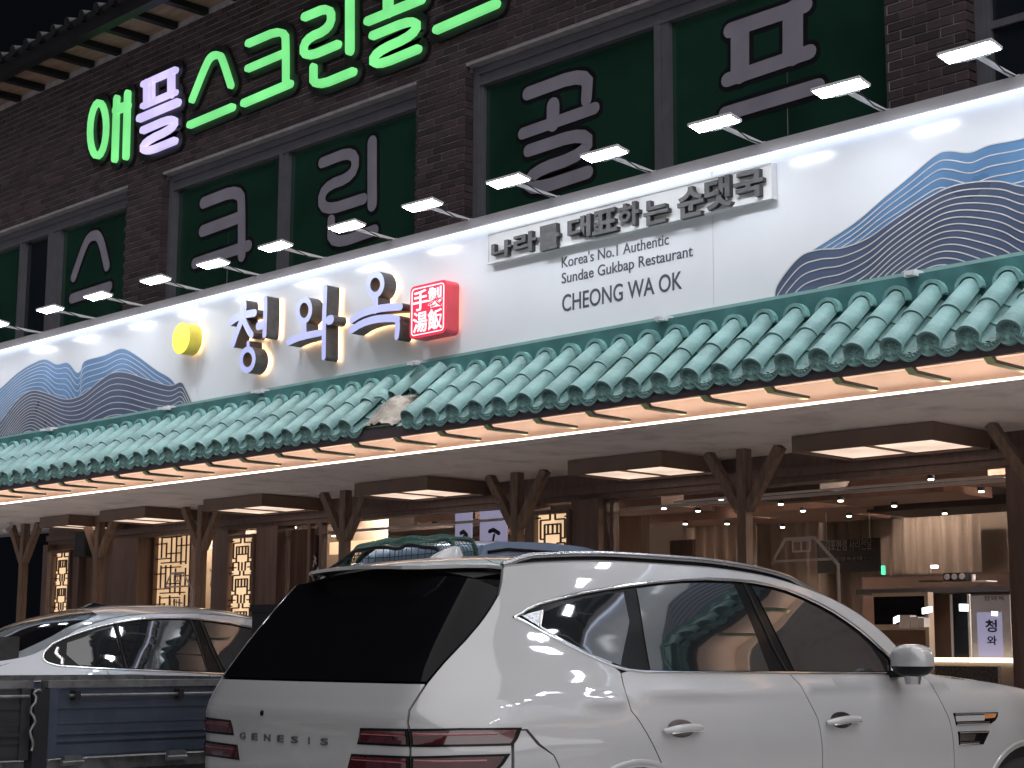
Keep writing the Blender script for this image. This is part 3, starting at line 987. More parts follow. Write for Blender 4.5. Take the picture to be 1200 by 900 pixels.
padisc = mb.build('pan_disc', ['teal', 'teal_dark'], cn, local=True)

R = Matrix.Rotation(SL, 4, 'X')
def onroof(x, v, w): return Vector((x, EY, EZ)) + Vector((0, cos(SL) * v - sin(SL) * w, sin(SL) * v + cos(SL) * w)) + O3
first = {'c': 1, 'p': 1, 'e': 1, 'd': 1}
def put(key, src, x, v, w, rx, dz=0, extra=(0, 0, 0)):
    p = onroof(x, v, w) + Vector((0, 0, dz))
    rot = (rx + extra[0], extra[1], extra[2])
    if first[key]:
        src.location = p; src.rotation_euler = rot; first[key] = 0
    else: inst(src, cn, p, rot)
X0c = -3.932
NL, NR = 52, 46
gap_cols = []
for c_i in range(-NL, NR):
    x = X0c + c_i * PIT + random.uniform(-.002, .002)
    px, _ = proj((x, EY, EZ))
    brk = 424 < px < 462
    semi = 400 < px < 424
    if not brk:
        put('c', cov, x, .0 - .004, 0, SL, extra=(0, random.uniform(-.02, .02), 0))
        put('e', endc, x, -.008, 0, 0)
    if brk:
        put('c', cov, x + .03, .30, .02, SL, extra=(.10, .1, -.35))
    elif semi:
        put('c', cov, x - .01, .26, .012, SL, extra=(.05, .1, .12))
    else:
        put('c', cov, x, .262, .004, SL, extra=(0, random.uniform(-.02, .02), 0))
    xp = x + PIT / 2
    if not brk: put('d', padisc, xp, -.026, -.022, 0)
    for k in range(3):
        if brk and k < 2: continue
        put('p', pan_o, xp, -.026 + k * .18, -.012 + .001 * k, SL, extra=(0, random.uniform(-.01, .01), 0))
    if brk: gap_cols.append(x)
# bedding under the tiles
bd = MB()
xa, xb = X0c - NL * PIT - .1, X0c + NR * PIT
A = [Vector((0, EY + .015, EZ - .045)), Vector((0, 7.52, 3.085 - .045))]
bd.add([(xa, A[0].y, A[0].z), (xb, A[0].y, A[0].z), (xb, A[1].y, A[1].z), (xa, A[1].y, A[1].z)], [(0, 1, 2, 3)])
bd.build('bedding', 'teal_dark', cn)
# vertical flashing between the roof and the sign, with scallops over each cover tile
fl = MB(); fl.box(xa, xb, 7.52, 7.60, 3.0, SB - .032)
fl.build('back_flashing', 'teal_band', cn)
sc_ = MB()
for c_i in range(-NL, NR):
    x = X0c + c_i * PIT
    arc = [(x + .070 * cos(pi * k / 8), 3.100 + .070 * sin(pi * k / 8)) for k in range(9)]
    sc_.ribbon(arc, .02, plane_y(7.5), -.02, .02)
sc_.build('scallop_row', 'teal_dark', cn, kind='stuff')
# broken spot: mortar lump and a fallen shard
if gap_cols:
    xg = sum(gap_cols) / len(gap_cols)
    mb = MB()
    rnd = random.Random(3)
    nn_ = 16
    grid = [[onroof(xg - .17 + .34 * i / nn_, -.01 + .36 * j / 10, -.03 + .085 * sin(pi * i / nn_) * (.4 + .6 * sin(pi * j / 10)) + rnd.uniform(-.012, .014)) - O3 for j in range(11)] for i in range(nn_ + 1)]
    mb.add([p for r_ in grid for p in r_], [(i * 11 + j, (i + 1) * 11 + j, (i + 1) * 11 + j + 1, i * 11 + j + 1) for i in range(nn_) for j in range(10)], smooth=True)
    mb.build('mortar_lump', 'foam', cn, 'pale crumbling mortar where two tiles are missing')
    sh = half_tube(RC, RC - .004, .16, a0=.5, a1=2.6).build('tile_shard', 'teal', cn, local=True)
    sh.location = onroof(xg - .10, .17, .05); sh.rotation_euler = (SL - .1, .5, .9)
    sh2 = half_tube(RC, RC - .004, .12, a0=.8, a1=2.9).build('tile_shard', 'teal', cn, local=True)
    sh2.location = onroof(xg + .06, .42, .06); sh2.rotation_euler = (SL + .3, -.3, -1.2)

# eave fascia, rafters, lit cove
fa = MB(); fa.box(xa, xb, 7.115, 7.15, 2.664, 2.730)
fa.build('fascia', 'fascia', cn)
cv = MB()
cv.box(xa, xb, 7.152, 7.62, 2.742, 2.76)
cv.box(xa, xb, 7.60, 7.62, 2.60, 2.741)
cv.build('cove_lining', 'cove', cn)
rs = None
for k in range(-26, 24):
    x = -4.072 + k * .4345
    if rs is None:
        mb = MB()
        pf = [(0, .072), (0, .005), (.05, -.028), (.37, -.030), (.37, -.015), (.065, -.012), (.035, .012), (.035, .072)]
        mb.prism(pf, lambda a, b, d: Vector((d, a, b)), -.022, .022, mi=1)
        r0 = mb.build('rafter', ['rafter_green', 'rafter_end'], cn, local=True)
        mb = MB(); mb.add([(-.023, .05, -.0295), (.023, .05, -.0295), (.023, .37, -.0315), (-.023, .37, -.0315)], [(0, 3, 2, 1)])
        mb.add([(-.023, 0.0, .004), (.023, 0, .004), (.023, .05, -.0295), (-.023, .05, -.0295)], [(0, 3, 2, 1)])
        u0 = mb.build('rafter_underside', 'rafter_green', r0, local=True)
        rs = r0
        r0.location = Vector((x, 7.12, 2.667)) + O3
        r0['first'] = 1
        del r0['first']
        us = u0
    else:
        r = inst(rs, cn, Vector((x, 7.12, 2.667)) + O3)
        inst(us, r, (0, 0, 0))
lw = MB(); lw.box(xa, xb, 7.500, 7.520, 2.605, 2.611)
lw.build('led_strip', 'led_warm', cn)

# soffit of the porch
so = thing('porch_ceiling', 'smooth pale ceiling over the pavement under the canopy', 'ceiling', (-9, 8.4, 2.6))
jx = [-21, -15.1, -11.0, -7.6, -5.35, -2, 1, 6]
for a, b in zip(jx[:-1], jx[1:]):
    p = MB(); p.box(a + .002, b - .002, 7.53, 9.36, 2.602, 2.625)
    p.build('ceiling_panel', 'soffit', so)
ed = MB(); ed.box(-21, 6, 7.490, 7.529, 2.598, 2.604); ed.build('ceiling_edge', 'soffit', so)

# porch posts with two braces
PXS = [-16.40, -14.89, -13.09, -11.00, -8.96, -6.83, -4.72]
PLAB = ['wooden porch post nearest the dark end of the front, leftmost', 'wooden porch post beside the hanging speaker box', 'wooden porch post in front of the cream mural wall', 'wooden porch post above the net covered truck load',
        'wooden porch post between the lilac posters and a lattice lamp', 'wooden porch post in front of the big glass front with beige curtains', 'wooden porch post at the right edge, only its brace in view']
p0 = None
for x, lab in zip(PXS, PLAB):
    zb = .27
    if p0 is None:
        p0 = thing('porch_post', lab, 'post', (x, 8.8, zb), group='forked wooden posts under the canopy')
        mb = MB(); mb.box(-.036, .036, -.036, .036, 0, 2.33); mb.build('shaft', 'post_wood', p0, local=True)
        for s_ in (-1, 1):
            mb = MB(); mb.beam((s_ * .03, 0, 1.93), (s_ * .30, 0, 2.325), .062, .062, up=(0, 1, 0)); mb.build('brace', 'post_wood', p0, local=True)
    else: dup(p0, (x, 8.8, zb), 0, lab)

# ceiling light boxes
BXS = [(-15.5, -14.93, 'square wooden ceiling light box beside the leftmost post'), (-14.35, -13.55, 'wooden ceiling light box left of the mural wall post'), (-12.60, -11.72, 'wooden ceiling light box over the dark glazed door'),
       (-10.48, -9.60, 'wooden ceiling light box above the lilac posters'), (-8.12, -7.26, 'wooden ceiling light box left of the post before the big glass front'), (-6.20, -5.20, 'wooden ceiling light box above the big glass front, largest and nearest')]
for x0, x1, lab in BXS:
    t = thing('ceiling_light_box', lab, 'ceiling light', ((x0 + x1) / 2, 8.8, 2.47), group='wooden light boxes under the porch ceiling')
    w = (x1 - x0) / 2
    y0, y1, z0, z1 = -.33, .30, .024, .128
    mb = MB(); f = .03
    mb.box(-w, w, y0, y0 + f, z0, z1); mb.box(-w, w, y1 - f, y1, z0, z1); mb.box(-w, -w + f, y0 + f + .001, y1 - f - .001, z0, z1); mb.box(w - f, w, y0 + f + .001, y1 - f - .001, z0, z1)
    mb.box(-.012, .012, y0 + f + .001, y1 - f - .001, z0 + .004, z0 + .02)
    mb.box(-w + .04, w - .04, y0 + .04, y1 - .04, z1 - .03, z1 - .01)
    mb.build('box_frame', 'wood_box', t, local=True)
    for a, b in ((-w + f + .03, -.02), (.02, w - f - .03)):
        mb = MB(); mb.box(a, b, y0 + .08, y1 - .06, z0 + .012, z0 + .016); mb.build('diffuser', 'box_light', t, local=True)

# ================================================================== ground floor front
sf = thing('storefront', 'dark red wood and glass restaurant front behind the porch posts', 'storefront', (-10, 9.25, .15))
GYW = 9.22
mb = MB()
mb.box(-16.62, 4, 9.20, 9.36, 2.40, 2.601)
mb.box(-16.62, 4, 9.17, 9.199, 2.44, 2.50)
mb.build('head_beam', 'wood_dark', sf)
for x0, x1 in ((-16.62, -16.52), (-15.98, -15.86), (-15.2, -14.72), (-13.42, -13.17), (-12.72, -12.40), (-9.22, -9.14), (-8.72, -8.45), (-5.10, -4.98)):
    mb = MB(); mb.box(x0, x1, 9.14, 9.34, .27, 2.40); mb.build('wood_column', 'wood_dark', sf)
mb = MB()
for x0, x1 in ((-15.86, -15.2),):
    k = x0
    while k < x1 - .01:
        mb.box(k + .004, min(k + .11, x1), 9.22, 9.30, .27, 2.40); k += .11
mb.box(-16.52, -16.3 + .3, 9.24, 9.3, 2.35, 2.4)
mb.build('wood_panelling', 'wood_mid', sf)
mb = MB(); mb.box(-16.52, 4, 9.22, 9.34, .27, .50); mb.build('plinth', 'granite', sf)
# mullions
for x in (-12.05, -11.88, -8.40, -5.16, -4.2, -2.2):
    mb = MB(); mb.box(x - .02, x + .02, 9.23, 9.29, .5, 2.40); mb.build('glazing_bar', 'wood_dark', sf)
for x0, x1 in ((-14.72, -13.42), (-12.40, -9.22), (-8.45, -6.84), (-6.836, -5.10), (-4.62, -2.2), (-2.2, 1)):
    mb = MB(); mb.box(x0 + .001, x1 - .001, 9.255, 9.261, .5, 2.40); mb.build('glass_pane', 'glass', sf)
mb = MB(); mb.box(-12.36, -12.0, 9.262, 9.29, .5, 2.36); mb.box(-12.34, -11.95, 9.30, 9.33, .5, 2.3)
mb.build('door_leaf', 'wood_dark', sf)
for x0 in (-4.98, -4.60):
    mb = MB(); mb.box(x0, x0 + .08, 9.12, 9.34, .27, 2.4); mb.build('wood_column', 'wood_dark', sf)
# silver rails under the head beam
mb = MB(); mb.box(-8.4, -5.13, 9.40, 9.43, 2.325, 2.345); mb.box(-8.0, -5.13, 9.46, 9.49, 2.36, 2.375); mb.box(-12.4, -9.25, 9.40, 9.43, 2.32, 2.34)
mb.build('curtain_rail', 'lamp_metal', sf)
# house shaped sticker outlines on the glass
for X, s_, yy in ((-6.78, 1.0, 9.25), (-14.22, .9, 9.25)):
    mb = MB(); F = plane_y(yy)
    zt = 2.045 if X > -10 else 2.04
    def q(a, b): return (X + a * s_, zt + b * s_)
    mb.ribbon([q(-.17, -.17), q(-.14, -.12), q(-.06, -.015), q(.18, -.015), q(.36, -.20), q(.36, -.60)], .022, F, -.002, 0)
    mb.ribbon([q(-.17, -.16), q(.32, -.16)], .016, F, -.002, 0)
    mb.ribbon([q(.0, -.10), q(.14, -.10), q(.14, -.03), q(0, -.03), q(0, -.10)], .012, F, -.002, 0)
    mb.ribbon([q(.07, -.10), q(.07, -.03)], .01, F, -.002, 0)
    if X < -10:
        for k in range(4): mb.ribbon([q(-.05 + k * .06, -.30), q(-.05 + k * .06, -.46)], .014, F, -.002, 0)
        mb.ribbon([q(.0, -.32), q(.18, -.34)], .014, F, -.002, 0)
    mb.build('glass_sticker', 'frost', sf)
mb = MB(); F = plane_y(9.25)
rr_ = random.Random(5)
for k in range(7):
    x, z = at(360 + rr_.uniform(0, 17), 652 + rr_.uniform(0, 24), 9.25)
    mb.ribbon([(x, z), (x + rr_.uniform(-.03, .04), z + rr_.uniform(-.04, .04)), (x + rr_.uniform(-.01, .05), z + rr_.uniform(-.06, .02))], .012, F, -.002, 0)
mb.build('door_lettering', 'white_soft', sf)

# lattice lamps
def lattice(x0, x1, z0, z1, y, lab, dense=False, lit='lattice_light', seed=1):
    t = thing('lattice_lamp', lab, 'lattice lamp', ((x0 + x1) / 2, y, z0), group='lit paper lattice panels along the front')
    mb = MB(); f = .03
    mb.box(x0, x1, y - .05, y + .02, z1, z1 + f); mb.box(x0, x1, y - .05, y + .02, z0 - f, z0); mb.box(x0 - f, x0, y - .05, y + .02, z0 - f, z1 + f); mb.box(x1, x1 + f, y - .05, y + .02, z0 - f, z1 + f)
    mb.build('lamp_frame', 'wood_dark', t)
    mb = MB(); mb.box(x0, x1, y, y + .012, z0, z1); mb.build('paper_panel', lit, t)
    w = x1 - x0; b = .011; F = lambda a, c, d: Vector((a, y - .03 + d, c))
    mb = MB()
    def L(u0, v0, u1, v1):   # in column units 0..1 and metres down from the top
        mb.beam((x0 + u0 * w, y - .02, z1 - v0), (x0 + u1 * w, y - .02, z1 - v1), b, .014, up=(0, 1, 0))
    H = z1 - z0
    v = 0.0; U = .30
    while v < H:
        e = lambda a: min(H, v + a * U)
        if dense:
            for u in (.14, .28, .42, .56, .70, .84):
                r_ = random.Random(int(u * 100) + int(v * 10) + seed)
                a0 = r_.choice((0, .12, .25)); a1 = r_.choice((.75, .9, 1))
                L(u, e(a0) - 0, u, e(a1))
            for a, u0, u1 in ((.08, .14, .70), (.28, 0, .28), (.38, .56, 1), (.62, .28, .70), (.78, 0, .42), (.92, .14, .84)): L(u0, e(a), u1, e(a))
        else:
            for s_ in (0, 1):
                g = (lambda u: u) if s_ == 0 else (lambda u: 1 - u)
                L(g(.12), e(.14), g(.42), e(.14)); L(g(.12), e(.14), g(.12), e(.62)); L(g(.25), e(.26), g(.25), e(.74)); L(g(.25), e(.26), g(.5), e(.26))
                L(g(.42), e(0), g(.42), e(.14)); L(g(.36), e(.26), g(.36), e(.5)); L(g(.25), e(.5), g(.5), e(.5)); L(g(0), e(.9), g(.25), e(.9)); L(g(.12), e(.62), g(.25), e(.62)) ; L(g(0), e(.08), g(.12), e(.08))
                L(g(.36), e(.74), g(.36), e(1)); L(g(.12), e(.74), g(.12), e(1)); L(g(.12), e(.74), g(.36), e(.74))
            L(.5, e(.26), .5, e(.5)); L(.5, e(.74), .5, e(1))
        v += U
    mb.build('lattice', 'lattice_bar', t)


lattice(-16.37, -16.04, .62, 2.30, 9.17, 'lit lattice lamp at the dark left end, smallest in the photo')
lattice(-13.13, -12.76, .62, 2.31, 9.17, 'lit lattice lamp right of the mural, above the silver sedan')
lattice(-9.10, -8.76, .62, 2.31, 9.17, 'lit lattice lamp beside the big glass front, above the blue truck cab')
lattice(-4.88, -4.62, .62, 2.285, 9.13, 'lit lattice lamp cut off by the right edge of the photo')
lattice(-14.69, -14.06, .62, 2.42, 9.36, 'wide dense lattice screen behind the glass with a white sticker', dense=True)
sp = thing('wall_speaker', 'dark upright speaker box hanging beside the leftmost lattice lamp', 'speaker', (-15.75, 9.12, 2.05))
x0, z1 = at(93, 624, 9.05); x1, z0 = at(105, 652, 9.05)
mb = MB(); mb.box(x0, x1, 9.0, 9.16, z0, z1); mb.box(x0 + .02, x1 - .02, 8.994, 9.0, z0 + .02, z1 - .02); mb.build('speaker_cabinet', 'black', sp)
cmx, cmz = at(11, 618, 8.6)
cm = thing('security_camera', 'small white dome camera under the ceiling at the left edge', 'camera', (cmx, 8.6, 2.6))
mb = MB(); mb.tube([(cmx, 8.6, 2.60), (cmx, 8.6, 2.545)], .035, 12); mb.build('camera_base', 'white_soft', cm)
mb = MB(); mb.tube([(cmx + .01, 8.6, 2.545), (cmx + .05, 8.52, 2.51)], .024, 10); mb.build('camera_barrel', 'white_soft', cm)

# ================================================================== rooms behind the glass
rm = thing('dining_room', 'warm dim restaurant interior behind the glass', 'room', (-9, 11, .15))
mb = MB(); mb.box(-20, 4, 9.36, 15.5, .13, .15); mb.build('room_floor', 'int_floor', rm)
mb = MB(); mb.box(-20, 4, 9.37, 15.5, 2.92, 2.97); mb.build('room_ceiling', 'int_ceiling', rm)
mb = MB(); mb.box(-20, 4, 15.4, 15.5, .15, 2.92); mb.box(-16.7, -16.6, 9.37, 15.4, .15, 2.92); mb.box(3.9, 4, 9.37, 15.4, .15, 2.92)
mb.build('room_wall', 'int_wall', rm)
def wall_px(name, m_, xl, xr, yt, Y, zb=.15, dep=.05, yr=None):
    X0 = at(xl, yt, Y)[0]; X1, Z1 = at(xr, yt if yr is None else yr, Y)
    mb = MB(); mb.box(X0, X1, Y, Y + dep, zb, min(Z1, 2.915)); return mb.build(name, m_, rm)
wall_px('room_partition', 'int_wall', 160, 300, 600, 10.45)
wall_px('mural_panel', mat('mural stone', (0.36, 0.28, 0.20), .6, var=.15, scale=3), 222, 290, 640, 10.38)
mb = MB(); rr_ = random.Random(11)
for k in range(16):
    px, py = 246 + rr_.uniform(0, 22), 645 + rr_.uniform(0, 42)
    x, z = at(px, py, 10.355); a = rr_.uniform(-1, 1.5)
    mb.ribbon([(x, z), (x + .06 * cos(a), z + .04 * sin(a))], .02, plane_y(10.355), -.003, 0)
mb.build('mural_mark', mat('dark mural ink', (.05, .04, .03)), rm, kind='stuff')
X0, Z0 = at(205, 621, 10.35); X1, _z = at(290, 621, 10.35)
mb = MB(); mb.box(X0, X1, 10.35, 10.40, Z0 + .02, Z0 + .04); mb.build('cove_light', 'led_warm', rm)
# curtains: pleated sheets
def curtain(x0, x1, y, z0, z1, lab=None, amp=.035, pl=.14):
    n = int((x1 - x0) / pl * 6)
    t = MB()
    rr = random.Random(int(x0 * 10))
    a = []
    ph = 0
    for i in range(n + 1):
        ph += 2 * pi / 6 * rr.uniform(.75, 1.25)
        a.append((x0 + (x1 - x0) * i / n, y + amp * sin(ph)))
    vs = [(x, yy, z0) for x, yy in a] + [(x, yy + .0, z1) for x, yy in a]
    t.add(vs, [(i, i + 1, n + 2 + i, n + 1 + i) for i in range(n)], smooth=True)
    t.build('curtain', 'curtain', rm, lab)
def curtain_px(xl, xr, yt, yb, Y):
    X0 = at(xl, yt, Y)[0]; X1, Z1 = at(xr, yt, Y); Z0 = at(xr, yb, Y)[1]
    curtain(X0, X1, Y, Z0, min(Z1, 2.9))
curtain_px(808, 884, 613, 760, 13.2)
curtain_px(884, 962, 604, 760, 13.5)
curtain_px(1026, 1146, 602, 670, 13.9)
curtain_px(962, 1030, 606, 760, 14.2)
wall_px('back_wall', 'int_wall', 1020, 1300, 590, 14.3)
wall_px('dado_wall', 'int_box', 1010, 1260, 668, 13.4)
# hanging ceiling boxes and downlights
bx = [(720, 596, 11.2, 1.1, .16), (760, 600, 12.2, 1.0, .22), (850, 585, 11.0, .9, .16), (812, 610, 12.6, 1.4, .22), (905, 578, 10.6, .9, .14), (925, 598, 12.0, 1.2, .18), (915, 607, 12.9, 1.5, .3), (1105, 595, 12.4, 1.5, .22),
      (1025, 582, 11.0, 1.2, .14), (1120, 560, 10.4, .5, .14), (480, 622, 12.0, 1.4, .2), (560, 628, 12.6, 1.6, .22), (520, 610, 11.0, .9, .14), (1080, 575, 11.6, 1.2, .15), (985, 590, 12.2, .9, .2)]
for k, (px, py, y, w, hgt) in enumerate(bx):
    x, z = at(px, py, y)
    mb = MB(); mb.box(x - w / 2, x + w / 2, y, y + .7, z, z + hgt)
    mb.build('ceiling_box', 'int_box' if k % 3 != 1 else 'int_ceiling', rm)
dl = [(778, 596, 10.6), (803, 614, 11.6), (818, 599, 11.2), (845, 585, 10.3), (852, 614, 12.0), (753, 611, 11.6), (915, 591, 10.8), (941, 599, 11.6), (917, 618, 12.7), (985, 587, 10.6), (995, 605, 12.0), (1091, 562, 10.0), (1150, 576, 10.6),
      (1048, 593, 11.4), (1107, 602, 12.2), (488, 617, 10.6), (509, 615, 10.8), (590, 614, 10.5), (619, 624, 11.4), (345, 618, 9.8), (391, 628, 10.8), (190, 641, 9.9), (204, 642, 9.9)]
ds = None
for px, py, y in dl:
    x, z = at(px, py, y)
    if ds is None:
        mb = MB(); mb.tube([(0, 0, -.006), (0, 0, .008)], .019, 12); ds = mb.build('downlight', 'down', rm, local=True); ds.location = (x + 9, y - 11, z - .15)
        mb = MB(); mb.tube([(0, 0, .004), (0, 0, .03)], .026, 12); dr = mb.build('downlight_rim', 'black', ds, local=True)
    else:
        d = inst(ds, rm, (x + 9, y - 11, z - .15)); inst(dr, d, (0, 0, 0))
# black hanging banner
(bxa, bza), (bxb, bzb) = at(958, 672, 12.4), at(1030, 630, 12.4)
bn = thing('hanging_banner', 'black hanging banner with two dim lines of writing in the glass front', 'banner', ((bxa + bxb) / 2, 12.4, bza))
mb = MB(); mb.box(bxa, bxb, 12.4, 12.42, bza, bzb); bo = mb.build('banner_cloth', 'black', bn)
mb = text_on('김포현점 사리전달', plane_y(12.398), bxa + .09, bxb - .07, bza + .19, bza + .29, -.004, 0); text_on('ㆍㆍ국밥과순대ㆍㆍ', plane_y(12.398), bxa + .1, bxb - .08, bza + .10, bza + .135, -.004, 0, mb=mb)
mb.build('banner_writing', mat('dim banner print', (.22, .19, .16)), bo)
mb = MB(); mb.tube([(bxa + .1, 12.41, bzb), (bxa + .1, 12.41, 2.9)], .004, 6); mb.tube([(bxb - .1, 12.41, bzb), (bxb - .1, 12.41, 2.9)], .004, 6); mb.build('hanging_cord', 'lamp_metal', bn)
# lilac posters with a brush letter
for k, (xa_, xb_, yt, yb, lab) in enumerate(((533, 553, 600, 645, 'left backlit lilac poster with a black brush letter, partly hidden'), (562, 594, 597, 645, 'right backlit lilac poster with a black brush letter beside the post'))):
    (X0, Z0), (X1, Z1) = at(xa_, yb, 9.6), at(xb_, yt, 9.6)
    t = thing('window_poster', lab, 'poster', ((X0 + X1) / 2, 9.6, Z0), group='lilac posters in the window')
    mb = MB(); mb.box(X0, X1, 9.6, 9.61, Z0 - .5, Z1); b_ = mb.build('poster_sheet', 'lilac_lit', t)
    w_, cx_ = X1 - X0, (X0 + X1) / 2
    mb = MB(); F = plane_y(9.598); zc = Z1 - .17
    mb.ribbon([(cx_ - w_ * .12, zc), (cx_ + w_ * .02, zc + .01), (cx_ + w_ * .22, zc - .02)], .035, F, -.003, 0)
    mb.ribbon([(cx_ + w_ * .05, zc - .03), (cx_ - w_ * .02, zc - .11), (cx_ - w_ * .3, zc - .19)], .022, F, -.003, 0)
    mb.ribbon([(cx_ - w_ * .02, zc - .09), (cx_ + w_ * .16, zc - .09), (cx_ + w_ * .22, zc - .17)], .016, F, -.003, 0)
    mb.build('brush_letter', 'black', b_)
# lit niches left
for k, (xa_, xb_, yt, yb) in enumerate(((375, 381, 631, 647), (386, 440, 632, 650))):
    (X0, Z0), (X1, Z1) = at(xa_, yb, 11.2), at(xb_, yt, 11.2)
    mb = MB(); mb.box(X0, X1, 11.2, 11.22, Z0, Z1); mb.build('lit_niche', 'cream_lit', rm)
mb = MB(); X0, Z0 = at(375, 700, 11.3); X1, Z1 = at(450, 607, 11.3); mb.box(X0, X1, 11.32, 11.36, .15, Z1); mb.build('niche_wall', 'int_wall', rm)
X0, _z = at(714, 600, 9.9); X1, _z = at(751, 600, 9.9)
mb = MB(); mb.box(X0, X1, 9.9, 10.0, .15, 2.33); mb.build('wood_pier', 'wood_mid', rm)
X0, Z0 = at(751, 650, 10.8); X1, Z1 = at(800, 615, 10.8)
mb = MB(); mb.box(X0, X1, 10.8, 10.85, .15, Z1); mb.build('cream_wall', 'int_wall', rm)
X0, Z0 = at(785, 655, 10.3); X1, Z1 = at(812, 632, 10.3)
mb = MB(); mb.box(X0, X1, 10.3, 10.33, Z0 - .3, Z1); fr_ = mb.build('chair_back', 'wood_mid', rm)
# counter, screens, stands
def box_px(name, m_, pa, pb, y, dep=.05, par=None, lab=None, cat=None, mbx=None):
    (X0, Z0), (X1, Z1) = at(*pa, y), at(*pb, y)
    mb = mbx or MB(); mb.box(X0, X1, y, y + dep, Z0, Z1)
    return mb.build(name, m_, par or rm) if mbx is None else None
ct = thing('service_counter', 'long counter with a grey top, boxes and a menu stand behind the glass', 'counter', (-6.8, 10.6, .15))
X0, Z0 = at(1003, 694, 10.6); X1, Z1 = at(1186, 688, 10.6)
mb = MB(); mb.box(X0, X1, 10.6, 11.1, Z0 - .02, Z0 + .02); mb.build('counter_top', 'counter', ct)
mb = MB(); mb.box(X0 + .1, X1, 10.75, 11.05, .15, Z0 - .03); mb.build('counter_base', 'int_box', ct)
tvt = thing('dark_screen', 'dark flat screen in a pale frame below the counter top', 'screen', (at(1055, 745, 10.55)[0], 10.55, 1.0))
(X0, Z0), (X1, Z1) = at(1023, 732, 10.5), at(1083, 698, 10.5)
mb = MB(); mb.box(X0, X1, 10.52, 10.56, Z0, Z1); mb.build('screen_panel', 'black_gloss', tvt)
mb = MB(); mb.box(X0, X1 + .03, 10.50, 10.57, Z1, Z1 + .025); mb.box(X1, X1 + .03, 10.50, 10.57, Z0 - .35, Z1 - .001); mb.box(X0, X1 - .001, 10.50, 10.57, Z0 - .04, Z0 - .001); mb.build('screen_frame', 'int_wall', tvt)
for k, (pa, pb) in enumerate((((1058, 736), (1071, 721)), ((1072, 736), (1080, 723)), ((1081, 735), (1087, 724)))):
    (X0, Z0), (X1, Z1) = at(*pa, 10.45), at(*pb, 10.45)
    o = thing('white_carton', ['widest white carton standing before the dark screen', 'middle white carton before the dark screen', 'narrowest white carton at the right of the dark screen'][k], 'box', ((X0 + X1) / 2, 10.45, Z0))
    mb = MB(); mb.box(X0, X1, 10.40, 10.48, Z0, Z1); mb.box(X0 + .01, X1 - .01, 10.397, 10.4, Z0 + .04, Z1 - .02)
    mb.build('carton', 'white_soft', o)
st = thing('standing_banner', 'white standing banner with black brush writing at the right end of the glass', 'banner', (at(1163, 750, 10.0)[0], 10.0, .15))
(X0, Z0), (X1, Z1) = at(1140, 755, 10.0), at(1183, 697, 10.0)
mb = MB(); mb.box(X0, X1, 10.0, 10.02, Z0 - .5, Z1); s1 = mb.build('banner_sheet', 'white_soft', st)
mb = MB(); mb.box(X0 + .04, X1 - .06, 9.996, 9.999, Z0 - .4, Z1 - .11); mb.build('lilac_field', 'lilac_lit', s1)
mb = MB(); F = plane_y(9.994)
(a0, b0), (a1, b1) = at(1155, 741, 9.994), at(1168, 726, 9.994); text_on('청', F, a0, a1, b0, b1, -.002, 0, offset=.02, mb=mb)
(a0, b0), (a1, b1) = at(1157, 756, 9.994), at(1168, 745, 9.994); text_on('와', F, a0, a1, b0, b1, -.002, 0, offset=.02, mb=mb)
(a0, b0), (a1, b1) = at(1153, 704, 9.994), at(1177, 698, 9.994); text_on('청와옥', F, a0, a1, b0, b1, -.002, 0, mb=mb)
mb.build('banner_writing', 'black', s1)
for k, (pa, pb) in enumerate((((1110, 681), (1136, 671)), ((1138, 681), (1143, 673)), ((1081, 682), (1096, 680)), ((1143, 682), (1160, 680)))):
    (X0, Z0), (X1, Z1) = at(*pa, 10.8), at(*pb, 10.8)
    o = thing('counter_item', ['dark patterned box on the counter', 'pale cup beside the dark patterned box on the counter', 'flat black tray lying on the counter', 'flat pale tray at the right end of the counter'][k], ['box', 'cup', 'tray', 'tray'][k], ((X0 + X1) / 2, 10.8, Z0))
    mb = MB()
    if k == 1: mb.tube([((X0 + X1) / 2, 10.8, Z0), ((X0 + X1) / 2, 10.8, Z1)], [(X1 - X0) / 2 * .8, (X1 - X0) / 2], 12)
    else:
        mb.box(X0, X1, 10.75, 10.9, Z0, Z1)
        if k == 0:
            for j in range(3): mb.tube([(X0 + (j + .5) * (X1 - X0) / 3, 10.745, (Z0 + Z1) / 2), (X0 + (j + .5) * (X1 - X0) / 3, 10.75, (Z0 + Z1) / 2)], .022, 12, mi=1)
    mb.build('item_body', ['black' if k in (0, 2) else 'white_soft', 'white_soft'], o)
(X0, Z0), (X1, Z1) = at(1118, 755, 10.2), at(1134, 696, 10.2)
gl = thing('glass_cabinet', 'narrow dark glass cabinet left of the standing banner', 'cabinet', ((X0 + X1) / 2, 10.2, .15))
mb = MB(); mb.box(X0, X1, 10.2, 10.5, .15, Z1); mb.build('cabinet_body', 'film_dark', gl)
mb = MB(); mb.box(X0 - .015, X0, 10.19, 10.21, .15, Z1); mb.box(X1, X1 + .015, 10.19, 10.21, .15, Z1); mb.build('cabinet_edge', 'lamp_metal', gl)
